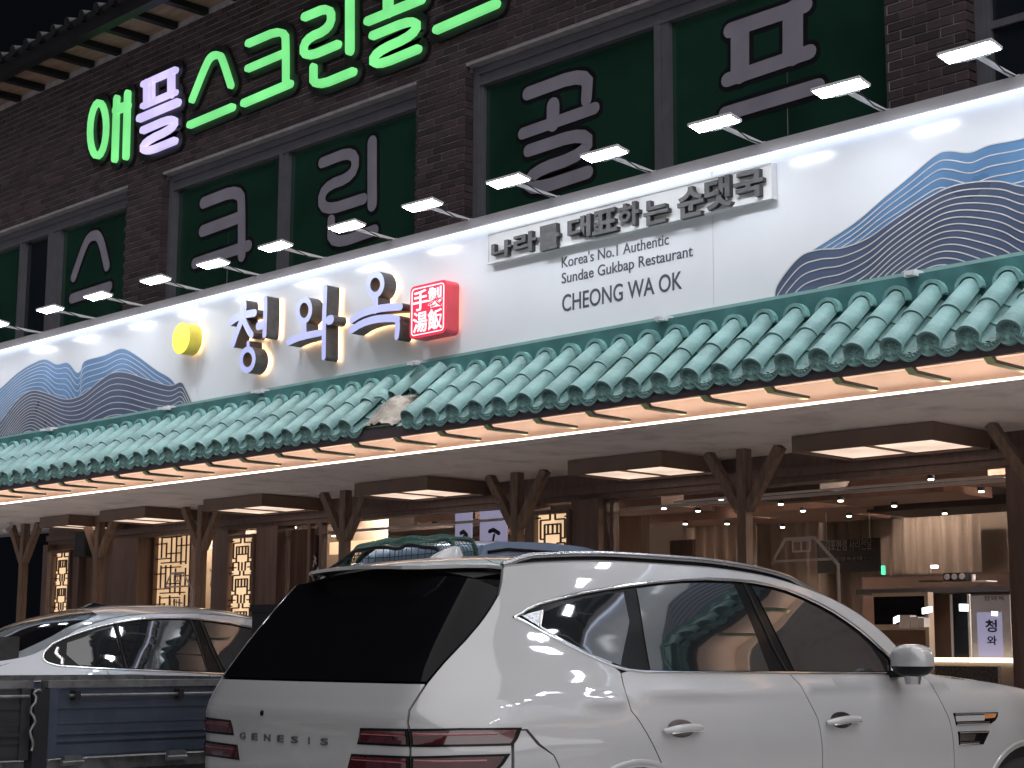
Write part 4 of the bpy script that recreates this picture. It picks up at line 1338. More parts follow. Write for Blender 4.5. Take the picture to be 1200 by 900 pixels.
# lamp reflections in the glass, imitated by four glowing sheets behind it
for k, (px, py, w, h_, a, lab) in enumerate(((1050, 726, 9, 7, .6, 'leftmost tilted glowing sheet standing for a lamp reflection in the glass'), (1086, 715, 13, 7, .25, 'widest tilted glowing sheet standing for a lamp reflection in the glass'),
                                             (1129, 712, 11, 8, -.05, 'upright glowing sheet standing for a lamp reflection in the glass'), (1165, 719, 7, 5, -.1, 'smallest glowing sheet standing for a lamp reflection, over the standing banner'))):
    x, z = at(px, py, 9.7); s_ = 1 / 178.
    t = thing('lamp_reflection', lab, 'lamp', (x, 9.7, z), group='glowing sheets standing for lamp reflections in the glass')
    mb = MB(); ca, sa = cos(a), sin(a)
    P_ = [(x + (u * w * ca * s_ / 2), z + (v * h_ + u * w * sa * .6) * s_ / 2) for u, v in ((-1, -1), (1, -1), (1, 1), (-1, 1))]
    mb.prism(P_, plane_y(9.7), 0, .01); mb.build('reflection_face', 'reflection_glow', t)
# bright low led line, pillows of the bench
(X0, Z0), (X1, Z1) = at(1060, 775.5, 9.9), at(1189, 771, 9.9)
bt = thing('bench', 'low bench with a warm white light line along its front edge', 'bench', ((X0 + X1) / 2, 9.95, .15))
mb = MB(); mb.box(X0 - 1.0, X1, 9.92, 10.3, .15, Z0 - .004); mb.build('bench_body', 'int_wall', bt)
mb = MB(); mb.box(X0 - 1.0, X1, 9.90, 9.919, Z0, Z1); mb.build('light_line', emis('bench led', (1.0, .86, .62), 2.6), bt)
(X0, Z0), (X1, Z1) = at(1096, 797, 9.6), at(1169, 781, 9.6)
pb_ = thing('speckled_plate', 'speckled stone slab leaning inside the glass, above the hood', 'slab', ((X0 + X1) / 2, 9.6, .27))
mb = MB(); mb.box(X0, X1, 9.6, 9.64, .3, Z1); mb.build('slab', 'granite', pb_)
for px, py in ((1094, 664), (1034, 668), (1101, 663)):
    x, z = at(px, py, 13.0)
    if px == 1094 or px == 1034:
        t = thing('exit_light', 'small green exit light ' + ('high on the wall above the counter' if px == 1094 else 'beside the black banner'), 'exit sign', (x, 13, z))
        mb = MB(); mb.box(x - .028, x + .028, 13.0, 13.03, z - .012, z + .012) if px == 1094 else mb.box(x - .012, x + .012, 13.0, 13.03, z - .04, z + .04)
        mb.build('exit_face', 'down' if px == 1094 else 'exit_green', t)
# added room fill with no seen source: glowing bays
mb = MB()
fill_bays = [(-15.4, 9.8), (-13.2, 11.2), (-10.6, 11.8), (-8.6, 12.6), (-10.3, 12.9), (-7.2, 11.4), (-5.4, 10.6), (-3.0, 11.8)]
for x, y in fill_bays: mb.box(x - .4, x + .4, y - .2, y + .2, 2.895, 2.905)
mb.build('fill_bay', emis('warm fill bay', (1.0, .86, .74), 62.0), rm)

# ================================================================== vehicles
# ------------------------------------------------------------------ car body surfaces
def pchip(pts):
    xs = [p[0] for p in pts]; ys = [p[1] for p in pts]; n = len(xs)
    h = [xs[i + 1] - xs[i] for i in range(n - 1)]; dl = [(ys[i + 1] - ys[i]) / h[i] for i in range(n - 1)]
    m = [dl[0]] + [0] * (n - 2) + [dl[-1]]
    for i in range(1, n - 1):
        if dl[i - 1] * dl[i] > 0:
            w1, w2 = 2 * h[i] + h[i - 1], h[i] + 2 * h[i - 1]
            m[i] = (w1 + w2) / (w1 / dl[i - 1] + w2 / dl[i])
    def f(x):
        if x <= xs[0]: return ys[0] + (x - xs[0]) * m[0]
        if x >= xs[-1]: return ys[-1] + (x - xs[-1]) * m[-1]
        i = 0
        while x > xs[i + 1]: i += 1
        t = (x - xs[i]) / h[i]
        return ys[i] * (1 + 2 * t) * (1 - t) ** 2 + h[i] * m[i] * t * (1 - t) ** 2 + ys[i + 1] * t * t * (3 - 2 * t) + h[i] * m[i + 1] * t * t * (t - 1)
    return f


def sstep(a, b, x):
    t = min(1, max(0, (x - a) / (b - a))); return t * t * (3 - 2 * t)


class Skin:
    """side(): the flank and rear as one wrapped surface in (u, z); top(): roof, glass and bonnet in (x, t)"""

    def __init__(s, prof, fb, fg, zsplit, xr, yb, ze, zc, xd=.62, bulge=.035, extra=None, p=2.3):
        s.prof, s.fb, s.fg, s.zs = pchip(prof), pchip(fb), pchip(fg), zsplit
        s.xr, s.yb, s.ze, s.zc = pchip(xr), pchip(yb), pchip(ze), pchip(zc)
        s.xd, s.bulge, s.extra, s.p = xd, bulge, extra, p

    def S(s, x, z):
        k = sstep(s.zs[0], s.zs[1], z)
        y = s.prof(z) * (s.fb(x) * (1 - k) + s.fg(x) * k)
        if s.extra: y += s.extra(x, z)
        return y

    def side(s, u, z):
        yb, xr = s.yb(z), s.xr(z)
        if u <= .6:
            y = u / .6 * yb
            return (xr + s.bulge * (u / .6) ** 2, y, z)
        xd = s.xd
        if u <= 1.0:
            t = (u - .6) / .4
            x0, y0 = xr + s.bulge, yb
            x3, y3 = xd, s.S(xd, z)
            sl = (s.S(xd + .02, z) - s.S(xd - .0, z)) / .02
            k1 = .72 * (y3 - y0); k2 = .72 * (x3 - x0)
            x1, y1 = x0 + 2 * s.bulge / yb * k1, y0 + k1
            x2, y2 = x3 - k2, y3 - sl * k2
            a, b, c, d = (1 - t) ** 3, 3 * t * (1 - t) ** 2, 3 * t * t * (1 - t), t ** 3
            return (a * x0 + b * x1 + c * x2 + d * x3, a * y0 + b * y1 + c * y2 + d * y3, z)
        x = xd + (u - 1.0)
        return (x, s.S(x, z), z)

    def top(s, x, t):
        ze = s.ze(x); ye = s.S(x, ze)
        a = abs(t)
        return (x, ye * t, ze + (s.zc(x) - ze) * (1 - a ** s.p))


def suv_extra(x, z):
    # haunches over the wheels and a soft character line that falls towards the rear
    e = .020 * exp(-((x - 1.15) / .55) ** 2 - ((z - .88) / .16) ** 2) + .020 * exp(-((x - 4.05) / .50) ** 2 - ((z - .90) / .15) ** 2)
    zl = 1.02 + .075 * (1 - exp(-(x - .57) / .55)) + .014 * (x - .57)
    e += .011 * exp(-((z - zl) / .022) ** 2) * sstep(.6, 1.0, x)
    e -= .016 * exp(-((z - .66) / .13) ** 2) * sstep(1.3, 1.8, x) * (1 - sstep(3.3, 3.7, x))
    return e


SUV = Skin(
    prof=[(.20, .88), (.32, .935), (.45, .96), (.60, .970), (.75, .974), (.88, .972), (.96, .964), (1.04, .948), (1.12, .922), (1.18, .895), (1.26, .862), (1.36, .822), (1.46, .777), (1.55, .732), (1.62, .692), (1.68, .650)],
    fb=[(.3, .955), (.62, .975), (1.1, 1.0), (2.2, 1.0), (3.2, 1.0), (4.0, .995), (4.35, .965), (4.65, .86), (4.85, .66), (4.93, .52)],
    fg=[(.3, .93), (.62, .955), (1.0, .985), (1.5, 1.0), (2.2, 1.0), (2.8, .985), (3.2, .97), (4.0, .97), (4.35, .95), (4.65, .86), (4.93, .52)],
    zsplit=(1.0, 1.3),
    xr=[(.20, .12), (.30, .05), (.42, .02), (.60, .0), (.80, .0), (.92, .0), (1.0, -.012), (1.06, .012), (1.14, .052), (1.25, .128), (1.35, .205), (1.45, .288), (1.55, .375), (1.62, .44), (1.68, .50)],
    yb=[(.2, .64), (.8, .66), (1.1, .65), (1.5, .60), (1.68, .56)],
    ze=[(.25, 1.56), (.45, 1.595), (.8, 1.642), (1.3, 1.668), (1.8, 1.666), (2.2, 1.643), (2.55, 1.583), (2.85, 1.485), (3.05, 1.365), (3.24, 1.195), (3.36, 1.155), (3.7, 1.13), (4.1, 1.085), (4.45, 1.0), (4.75, .88), (4.93, .78)],
    zc=[(.25, 1.622), (.5, 1.660), (.9, 1.698), (1.5, 1.725), (2.0, 1.715), (2.3, 1.685), (2.6, 1.60), (2.9, 1.455), (3.2, 1.305), (3.42, 1.195), (3.6, 1.185), (4.0, 1.16), (4.4, 1.09), (4.75, .96), (4.93, .84)],
    extra=suv_extra)

SEDAN = Skin(
    prof=[(.20, .84), (.32, .89), (.50, .915), (.70, .925), (.82, .918), (.92, .895), (.99, .862), (1.06, .828), (1.15, .788), (1.25, .738), (1.34, .690), (1.40, .655), (1.46, .61)],
    fb=[(.2, .93), (.62, .965), (1.1, 1.0), (2.4, 1.0), (3.9, .99), (4.3, .95), (4.6, .82), (4.85, .55)],
    fg=[(.2, .88), (.62, .92), (1.1, .97), (1.7, 1.0), (2.4, 1.0), (3.0, .98), (3.6, .96), (4.0, .95), (4.6, .82), (4.85, .55)],
    zsplit=(.92, 1.15),
    xr=[(.20, .10), (.40, .02), (.70, .0), (.90, .02), (1.0, .05), (1.05, .10), (1.1, .2)],
    yb=[(.2, .60), (.9, .60), (1.1, .55)],
    ze=[(.0, .95), (.25, .985), (.5, 1.04), (.8, 1.165), (1.0, 1.275), (1.3, 1.365), (1.6, 1.402), (2.0, 1.412), (2.4, 1.392), (2.7, 1.345), (3.1, 1.215), (3.5, 1.05), (3.7, 1.0), (4.2, .93), (4.6, .82), (4.85, .70)],
    zc=[(.0, 1.03), (.25, 1.06), (.45, 1.10), (.7, 1.215), (1.0, 1.35), (1.3, 1.43), (1.6, 1.472), (2.0, 1.485), (2.4, 1.468), (2.8, 1.405), (3.3, 1.225), (3.75, 1.05), (4.2, .985), (4.6, .87), (4.85, .74)],
    xd=.62, bulge=.05)

M.update(
    truck_black=mat('black gate paint', (0.02, 0.021, 0.024), 0.3, var=0.2, coat=0.4),
    car_white=mat('pearl white car paint', (0.36, 0.365, 0.375), 0.32, metal=0.0, var=0.015, scale=3, coat=1.0, spec=0.5),
    car_silver=mat('silver car paint', (0.30, 0.32, 0.35), 0.30, metal=0.35, var=0.02, scale=3, coat=1.0),
    car_glass=mat('tinted car glass', (0.010, 0.012, 0.014), 0.03, var=0.1, spec=0.9, coat=0.6),
    rear_glass=mat('privacy rear glass', (0.004, 0.004, 0.005), 0.06, var=0.1, spec=0.12),
    surround=mat('gloss black surround', (0.006, 0.006, 0.007), 0.16, spec=0.15),
    chrome=mat('chrome', (0.75, 0.76, 0.78), 0.12, metal=1.0, var=0.03),
    satin=mat('satin trim', (0.42, 0.42, 0.44), 0.25, metal=1.0, var=0.05),
    rubber=mat('tyre rubber', (0.018, 0.018, 0.018), 0.8, bump=0.3),
    cabin=mat('gap shade', (0.006, 0.006, 0.006), 0.9),
    tail_red=mat('tail lamp red', (0.045, 0.003, 0.006), 0.12, coat=1.0, var=0.3, scale=18),
    tail_seg=mat('tail lamp reflector', (0.16, 0.008, 0.012), 0.15, var=0.5, scale=25, coat=1.0),
    amber=mat('amber reflector', (0.55, 0.22, 0.08), 0.2, coat=1.0),
    truck_blue=mat('blue truck paint', (0.046, 0.058, 0.085), 0.38, metal=0.25, var=0.12, scale=5, coat=0.3, wear=(0.10, 0.11, 0.13), wear_amt=0.4, wear_scale=9),
    truck_cab=mat('grey blue cab paint', (0.17, 0.23, 0.34), 0.30, metal=0.2, var=0.06, coat=0.7),
    steel=mat('worn bed steel', (0.20, 0.20, 0.21), 0.38, metal=0.7, var=0.25, scale=9, wear=(0.05, 0.05, 0.05), wear_amt=0.7, wear_scale=10),
    net=mat('green net', (0.015, 0.065, 0.05), 0.8),
    plate=mat('number plate white', (0.7, 0.7, 0.7), 0.4),
)


def pt_in(p, poly): return inside(p, poly)


def densify(poly, step):
    o = []
    n = len(poly)
    for i in range(n):
        a, b = poly[i], poly[(i + 1) % n]
        L = hypot(b[0] - a[0], b[1] - a[1]); k = max(1, int(L / step + .5))
        for j in range(k): o.append((a[0] + (b[0] - a[0]) * j / k, a[1] + (b[1] - a[1]) * j / k))
    return o


def inset(poly, d):
    """move every side of a closed outline inwards by d"""
    A = sum(poly[i - 1][0] * poly[i][1] - poly[i][0] * poly[i - 1][1] for i in range(len(poly)))
    s_ = 1 if A > 0 else -1
    n = len(poly); o = []
    for i in range(n):
        p0, p1, p2 = Vector(poly[i - 1]), Vector(poly[i]), Vector(poly[(i + 1) % n])
        a, b = (p1 - p0), (p2 - p1)
        if a.length < 1e-7 or b.length < 1e-7: o.append(poly[i]); continue
        a.normalize(); b.normalize()
        na, nb = Vector((-a.y, a.x)) * s_, Vector((-b.y, b.x)) * s_
        m_ = na + nb
        if m_.length < .2: m_ = na
        m_.normalize(); k = 1 / max(.45, m_.dot(na))
        q_ = p1 + m_ * d * k; o.append((q_.x, q_.y))
    return o


def skin_panel(name, fn, poly, parent, m_, holes=(), step=.045, off=0.0, flange=.02, gap=.003, label=None, out=None, smooth_in=True):
    """a sheet cut out of a car surface: outline and holes in the surface's own coordinates, edges folded inwards"""
    poly = densify(inset(poly, gap) if gap else poly, step)
    holes = [densify(inset(h, -gap) if gap else h, step) for h in holes]
    pts = list(poly); edges = [(i, (i + 1) % len(poly)) for i in range(len(poly))]
    loops = [list(range(len(poly)))]
    for h in holes:
        b = len(pts); pts += h
        loops.append(list(range(b, b + len(h))))
        edges += [(b + i, b + (i + 1) % len(h)) for i in range(len(h))]
    x0, x1 = min(p[0] for p in poly), max(p[0] for p in poly); y0, y1 = min(p[1] for p in poly), max(p[1] for p in poly)
    def ok(p):
        return inside(p, poly) and not any(inside(p, h) for h in holes)
    nx, nz = max(1, int((x1 - x0) / step)), max(1, int((y1 - y0) / (step * .8)))
    near = [p for p in pts]
    cell = step * .5
    occ = set((int(p[0] / cell), int(p[1] / cell)) for p in near)
    for i in range(1, nx):
        for j in range(1, nz):
            p = (x0 + (x1 - x0) * i / nx, y0 + (y1 - y0) * j / nz)
            ci, cj = int(p[0] / cell), int(p[1] / cell)
            if ok(p) and not any((ci + a, cj + b) in occ for a in (-1, 0, 1) for b in (-1, 0, 1)): pts.append(p)
    vs, es, fs, ov, oe, of = geometry.delaunay_2d_cdt([Vector(p) for p in pts], edges, [], 0, 1e-5)
    fs = [f for f in fs if ok(((vs[f[0]].x + vs[f[1]].x + vs[f[2]].x) / 3, (vs[f[0]].y + vs[f[1]].y + vs[f[2]].y) / 3))]
    e = 1e-3
    def P(a, b): return Vector(fn(a, b))
    def N(a, b):
        n_ = (P(a + e, b) - P(a - e, b)).cross(P(a, b + e) - P(a, b - e)); n_.normalize(); return n_
    cs = Vector(out) if out else None
    Pv = [P(v.x, v.y) for v in vs]; Nv = [N(v.x, v.y) for v in vs]
    # outward: away from the car's middle
    for i in range(len(Nv)):
        c_ = Pv[i] - Vector((min(max(Pv[i].x, .9), 4.0), 0, .6))
        if Nv[i].dot(c_) < 0: Nv[i] = -Nv[i]
    V = [p + n_ * off for p, n_ in zip(Pv, Nv)]; NN = list(Nv)
    F = []
    for f in fs:
        a, b, c = V[f[0]], V[f[1]], V[f[2]]
        F.append(tuple(f) if (b - a).cross(c - a).dot(Nv[f[0]]) > 0 else tuple(f[::-1]))
    if flange:
        for lp in loops:
            pl = [pts[i] for i in lp]
            base = len(V); k = len(lp)
            cen = None
            for (a, b) in pl:
                p, n_ = P(a, b), N(a, b)
                c_ = p - Vector((min(max(p.x, .9), 4.0), 0, .6))
                if n_.dot(c_) < 0: n_ = -n_
                V.append(p + n_ * off); V.append(p + n_ * (off - .003)); V.append(p + n_ * (off - flange))
            for i in range(k):
                j = (i + 1) % k
                for q_ in (0, 1): F.append((base + 3 * i + q_, base + 3 * j + q_, base + 3 * j + q_ + 1, base + 3 * i + q_ + 1))
            for i in range(k):
                t_ = (V[base + 3 * ((i + 1) % k)] - V[base + 3 * i - (3 if i else -3 * (k - 1))])
                nn_ = (V[base + 3 * i] - V[base + 3 * i + 2]).cross(t_)
                nn_.normalize() if nn_.length > 0 else None
                NN += [nn_, nn_, nn_]
    me = bpy.data.meshes.new(name)
    me.from_pydata([tuple(v) for v in V], [], F)
    me.materials.append(M[m_])
    for p in me.polygons: p.use_smooth = True
    me.update()
    nf = len(fs)
    # panel faces keep the smooth surface normals, folded edges their own
    ln = [Vector((0, 0, 0))] * len(me.loops)
    for p in me.polygons:
        for li in p.loop_indices:
            vi = me.loops[li].vertex_index
            if p.index < nf: ln[li] = NN[vi]
            else: ln[li] = p.normal.copy()
    me.normals_split_custom_set([tuple(v) for v in ln])
    o = bpy.data.objects.new(name, me); COL.objects.link(o)
    o.parent = parent
    if label: o['label'] = label
    return o


def skin_ribbon(mb, fn, pts, w, off, closed=False, h=.004, mi=0, step=.03):
    """a raised trim strip that follows a car surface"""
    P2 = densify(pts, step) if closed else None
    if not closed:
        P2 = []
        for a, b in zip(pts[:-1], pts[1:]):
            L = hypot(b[0] - a[0], b[1] - a[1]); k = max(1, int(L / step + .5))
            P2 += [(a[0] + (b[0] - a[0]) * j / k, a[1] + (b[1] - a[1]) * j / k) for j in range(k)]
        P2.append(pts[-1])
    n = len(P2)
    e = 1e-3
    C = [Vector(fn(*p)) for p in P2]
    rings = []
    for i, p in enumerate(P2):
        n_ = (Vector(fn(p[0] + e, p[1])) - Vector(fn(p[0] - e, p[1]))).cross(Vector(fn(p[0], p[1] + e)) - Vector(fn(p[0], p[1] - e))).normalized()
        c_ = C[i] - Vector((min(max(C[i].x, .9), 4.0), 0, .6))
        if n_.dot(c_) < 0: n_ = -n_
        a = C[i - 1] if (closed or i > 0) else C[i]; b = C[(i + 1) % n] if (closed or i < n - 1) else C[i]
        t = (b - a).normalized(); s_ = t.cross(n_).normalized()
        rings.append([C[i] + s_ * w / 2 + n_ * (off - .004), C[i] + s_ * w * .42 + n_ * (off + h), C[i] - s_ * w * .42 + n_ * (off + h), C[i] - s_ * w / 2 + n_ * (off - .004)])
    vs = [v for r in rings for v in r]
    fs = []
    for i in range(n if closed else n - 1):
        j = (i + 1) % n
        for k in range(3): fs.append((4 * i + k, 4 * j + k, 4 * j + k + 1, 4 * i + k + 1))
    mb.add(vs, fs, mi, True)
    return mb


def mirrored(fn): return lambda a, b: (fn(a, b)[0], -fn(a, b)[1], fn(a, b)[2])


def arc_pts(cu, cz, r, a0, a1, n=14):
    return [(cu + r * cos(radians(a0 + (a1 - a0) * k / n)), cz + r * sin(radians(a0 + (a1 - a0) * k / n))) for k in range(n + 1)]


def wheel(parent, x, y, z, R=.37, w=.24, side=1):
    mb = MB()
    prof = [(R - .10, w / 2 * .9), (R - .03, w / 2), (R, w / 2 * .75), (R, -w / 2 * .75), (R - .03, -w / 2), (R - .10, -w / 2 * .9)]
    n = 36
    vs = [(x + r * cos(2 * pi * k / n), y + side * q_, z + r * sin(2 * pi * k / n)) for r, q_ in prof for k in range(n)]
    mb.add(vs, [(j * n + k, j * n + (k + 1) % n, (j + 1) * n + (k + 1) % n, (j + 1) * n + k) for j in range(len(prof) - 1) for k in range(n)], smooth=True)
    t = mb.build('wheel', 'rubber', parent, local=True)
    mb = MB()
    rr = R - .10
    prof = [(rr, w / 2 * .88), (rr - .015, w / 2 * .9), (rr - .02, w / 2 * .2), (.02, w / 2 * .1)]
    vs = [(x + r * cos(2 * pi * k / n), y + side * q_, z + r * sin(2 * pi * k / n)) for r, q_ in prof for k in range(n)]
    mb.add(vs, [(j * n + k, j * n + (k + 1) % n, (j + 1) * n + (k + 1) % n, (j + 1) * n + k) for j in range(len(prof) - 1) for k in range(n)], smooth=True)
    for k in range(7):
        a = 2 * pi * k / 7
        p0 = Vector((x + .03 * cos(a), y + side * w * .40, z + .03 * sin(a))); p1 = Vector((x + (rr - .01) * cos(a), y + side * w * .44, z + (rr - .01) * sin(a)))
        mb.beam(p0, p1, .045, .03, up=(0, 1, 0))
    mb.tube([(x, y + side * w * .3, z), (x, y + side * w * .46, z)], .055, 16)
    mb.build('rim', 'satin', t, local=True)
    return t


def inner_shell(parent, sk, u1, z0, xt0, xt1, ztop, d=.035):
    mb = MB()
    us = [i * .06 for i in range(int(u1 / .06) + 1)]
    for sgn in (1, -1):
        g = []
        for u in us:
            x_ = sk.side(u, 1.0)[0]
            zt = min(ztop, sk.ze(max(xt0, x_)) - .02) if u > .9 else ztop - .12
            col = []
            for j in range(15):
                z_ = z0 + (zt - z0) * j / 14
                p = Vector(sk.side(u, z_)); c = Vector((min(max(p.x, .8), 3.9), 0, min(z_, .9)))
                q_ = p + (c - p).normalized() * d
                col.append((q_.x, q_.y * sgn, q_.z))
            g.append(col)
        mb.add([p for c in g for p in c], [(i * 15 + j, (i + 1) * 15 + j, (i + 1) * 15 + j + 1, i * 15 + j + 1) for i in range(len(g) - 1) for j in range(14)], smooth=True)
    xs = [xt0 + (xt1 - xt0) * i / 50 for i in range(51)]; ts = [-.96 + 1.92 * j / 16 for j in range(17)]
    g = [[(sk.top(x, t)[0], sk.top(x, t)[1], sk.top(x, t)[2] - d) for t in ts] for x in xs]
    mb.add([p for c in g for p in c], [(i * 17 + j, (i + 1) * 17 + j, (i + 1) * 17 + j + 1, i * 17 + j + 1) for i in range(50) for j in range(16)], smooth=True)
    mb.build('gap_shade_shell', 'cabin', parent, local=True)  # near-black shell puts the shade of panel gaps and arches into its colour


# ------------------------------------------------------------------ white SUV in front
SCL = 1.0
suv = thing('white_suv', 'pearl white sport utility car with black rear glass, nearest the camera', 'car', (-5.80, 4.367, 0), -.0519 + pi / 2)
# the car's own frame: x forward, y to its right  -> turn into Blender's frame with y mirrored
def flipy(fn): return lambda a, b: (fn(a, b)[0], -fn(a, b)[1], fn(a, b)[2])
sd = SUV.side
R_ = flipy(sd)            # right flank (towards the camera)
L_ = sd                   # left flank
H = [(.665, .72), (.665, .816), (.667, .946), (.668, 1.037), (.688, 1.093), (.708, 1.142), (.755, 1.225), (.813, 1.31), (.85, 1.369), (.892, 1.439), (.93, 1.50), (.952, 1.555)]
roof_edge = [(x + .38, SUV.ze(x) - .002) for x in (.60, .8, 1.0, 1.3, 1.6, 1.9, 2.2, 2.4, 2.55, 2.7, 2.85, 2.95, 3.05, 3.15, 3.24)]
DT = [(.975, 1.405), (1.035, 1.438), (1.112, 1.464), (1.248, 1.493), (1.37, 1.517), (1.513, 1.538), (1.651, 1.556), (1.853, 1.58), (2.033, 1.597), (2.213, 1.606), (2.392, 1.607), (2.53, 1.602), (2.66, 1.589), (2.763, 1.572), (2.868, 1.543), (2.969, 1.51), (3.067, 1.471), (3.146, 1.43), (3.224, 1.385), (3.286, 1.343), (3.36, 1.285), (3.43, 1.22), (3.45, 1.172)]
DB = [(3.319, 1.170), (3.04, 1.172), (2.71, 1.174), (2.4, 1.176), (2.107, 1.177), (1.827, 1.179), (1.6, 1.182), (1.50, 1.190), (1.42, 1.208), (1.341, 1.236), (1.207, 1.292), (1.101, 1.340), (1.017, 1.382)]
G1 = [(1.452, 1.184), (1.442, 1.138), (1.429, 1.068), (1.441, 1.023), (1.47, .988), (1.536, .885), (1.60, .79)]
G2 = [(2.549, 1.174), (2.588, 1.119), (2.622, 1.065), (2.646, 1.014), (2.672, .963), (2.687, .858), (2.698, .74), (2.70, .5), (2.69, .33)]
G3 = [(3.600, 1.170), (3.642, 1.111), (3.665, 1.052), (3.688, .997), (3.715, .942), (3.738, .827), (3.757, .699), (3.76, .5), (3.76, .33)]
AU, AZ, AR = 1.455, .385, .405
FU = 4.40
quarter = [(.665, .72)] + H[1:] + roof_edge + [(3.60, 1.190), (3.60, 1.171)] + [DT[-1]] + DT[::-1][1:] + DB[::-1][:-6] + []
# DB reversed from the tip back to the rear door
qb = DT[::-1] + [p for p in DB[::-1] if p[0] < 1.45] + G1 + [(1.622, .752)] + arc_pts(AU, AZ, AR, 64, 150, 12) + [(1.02, .60), (1.031, .811), (.977, .90), (.958, .958), (.93, .958), (.93, .80), (.80, .80), (.80, .72)]
quarter = H + roof_edge + [(3.63, 1.178)] + qb
door_r = [(1.452, 1.180)] + [p for p in DB[::-1] if 1.45 < p[0] < 2.5] + [(2.549, 1.174)] + G2[1:] + [(1.90, .33), (1.90, .40)] + arc_pts(AU, AZ, AR, 6, 64, 9) + [(1.622, .752)] + G1[::-1][:-1]
door_f = [(2.549, 1.174), (2.71, 1.174), (3.04, 1.172), (3.319, 1.170), (3.45, 1.171)] + G3 + G2[::-1][:-1]
fend_top = [(x + .38, SUV.ze(x) - .002) for x in (3.25, 3.36, 3.5, 3.7, 3.9, 4.1, 4.3, 4.45)]
fender = [(3.61, 1.168)] + fend_top + [(4.86, .99), (4.90, .80), (4.90, .70), (4.84, .60), (4.84, .42)] + arc_pts(FU, AZ, AR, 5, 145, 18) + [(3.99, .60), (3.77, .60)] + [(3.757, .699), (3.738, .827), (3.715, .942), (3.688, .997), (3.665, 1.052), (3.642, 1.111)]
bump = [(-.30, .25), (.0, .25), (.8, .25), (1.02, .30), (1.02, .60), (1.031, .811), (.80, .72), (.0, .72), (-.30, .72)]
bump_f = [(4.86, .985), (4.90, .80), (4.90, .70), (4.84, .60), (4.84, .30), (5.30, .30), (5.30, .80), (5.22, .84), (5.0, .93)]
sill = [(1.93, .27), (3.90, .27), (3.94, .325), (3.76, .325), (2.69, .325), (1.92, .325)]
Fsides = ((R_, 'right'), (L_, 'left'))
for fn, sn in Fsides:
    rgt = sn == 'right'
    qp = skin_panel('quarter_panel', fn, quarter, suv, 'car_white', step=.05)
    dr = skin_panel('rear_door', fn, door_r, suv, 'car_white')
    df = skin_panel('front_door', fn, door_f, suv, 'car_white')
    fe = skin_panel('front_fender', fn, fender, suv, 'car_white')
    skin_panel('sill', fn, sill, suv, 'surround', step=.08)
    skin_panel('front_bumper', fn, bump_f, suv, 'car_white', step=.06)
    # glazing: black surround, panes, bright trim
    dlo = DT + DB
    sr = skin_panel('window_surround', fn, dlo, suv, 'surround', off=-.010, flange=.0, gap=-.004)
    for nm, pl in (('quarter_window', [(1.135, 1.435), (1.248, 1.468), (1.36, 1.488), (1.50, 1.512), (1.625, 1.532), (1.60, 1.40), (1.47, 1.212), (1.39, 1.237), (1.318, 1.262), (1.16, 1.330), (1.10, 1.366)]),
                   ('rear_door_window', [(1.715, 1.548), (1.86, 1.566), (2.025, 1.582), (2.2, 1.590), (2.388, 1.592), (2.406, 1.385), (2.42, 1.188), (2.1, 1.189), (1.80, 1.191), (1.640, 1.194), (1.668, 1.356)]),
                   ('front_door_window', [(2.515, 1.587), (2.64, 1.574), (2.742, 1.556), (2.85, 1.528), (2.955, 1.492), (3.05, 1.452), (3.133, 1.409), (3.21, 1.36), (3.277, 1.305), (3.315, 1.235), (3.318, 1.184), (3.0, 1.186), (2.604, 1.188), (2.555, 1.387)])):
        skin_panel(nm, fn, pl, sr, 'car_glass', off=-.0055, flange=.004, gap=0, step=.06)
    skin_panel('corner_trim', fn, [(1.005, 1.414), (1.06, 1.428), (1.118, 1.440), (1.082, 1.372), (1.03, 1.398)], sr, 'satin', off=-.004, flange=.004, gap=0)
    mb = MB()
    skin_ribbon(mb, fn, DT[:-1] + [(3.40, 1.235), (3.37, 1.178)] + DB[::1] + [DT[0]], .013, .001)
    mb.build('window_trim', 'chrome', suv, local=True)
    mb = MB()
    skin_ribbon(mb, fn, [(1.122, 1.438), (1.085, 1.370), (1.16, 1.325), (1.318, 1.254), (1.42, 1.222)], .010, -.004)
    mb.build('corner_trim_edge', 'chrome', sr, local=True)
    # pillar line between the two doors
    mb = MB(); skin_ribbon(mb, fn, [(2.47, 1.598), (2.478, 1.45), (2.505, 1.30), (2.548, 1.182)], .007, -.007); mb.build('pillar_seam', 'cabin', sr, local=True)
    # handles
    for pr, (a0, za, a1, zb2) in ((dr, (1.60, .937, 1.842, .944)), (df, (2.72, .947, 2.970, .958))):
        mb = MB()
        um, zm = (a0 + a1) / 2, (za + zb2) / 2
        el = [(um - .0 + .085 * cos(2 * pi * k / 20), zm + .004 + .038 * sin(2 * pi * k / 20)) for k in range(20)]
        hc = skin_panel('handle_cup', fn, el, pr, 'satin', off=.0012, flange=.002, gap=0, step=.02)
        pts_ = []; rr_ = []
        for k in range(11):
            t = k / 10; u_ = a0 + (a1 - a0) * t; z_ = za + (zb2 - za) * t + .008 * sin(pi * t)
            p = Vector(fn(u_, z_)); sgn_ = -1 if rgt else 1
            pts_.append((p.x, p.y + sgn_ * (.012 + .026 * min(1, sin(pi * t) * 2.2)), z_)); rr_.append(.010 + .008 * min(1, 2.0 * sin(pi * t)))
        mb.tube(pts_, rr_, 10); mb.build('door_handle', 'car_white', pr, local=True)
        mb = MB(); mb.tube([(p[0], p[1] + (-1 if rgt else 1) * .008, p[2] - .012) for p in pts_[1:-1]], .0055, 6); mb.build('handle_strip', 'chrome', pr, local=True)
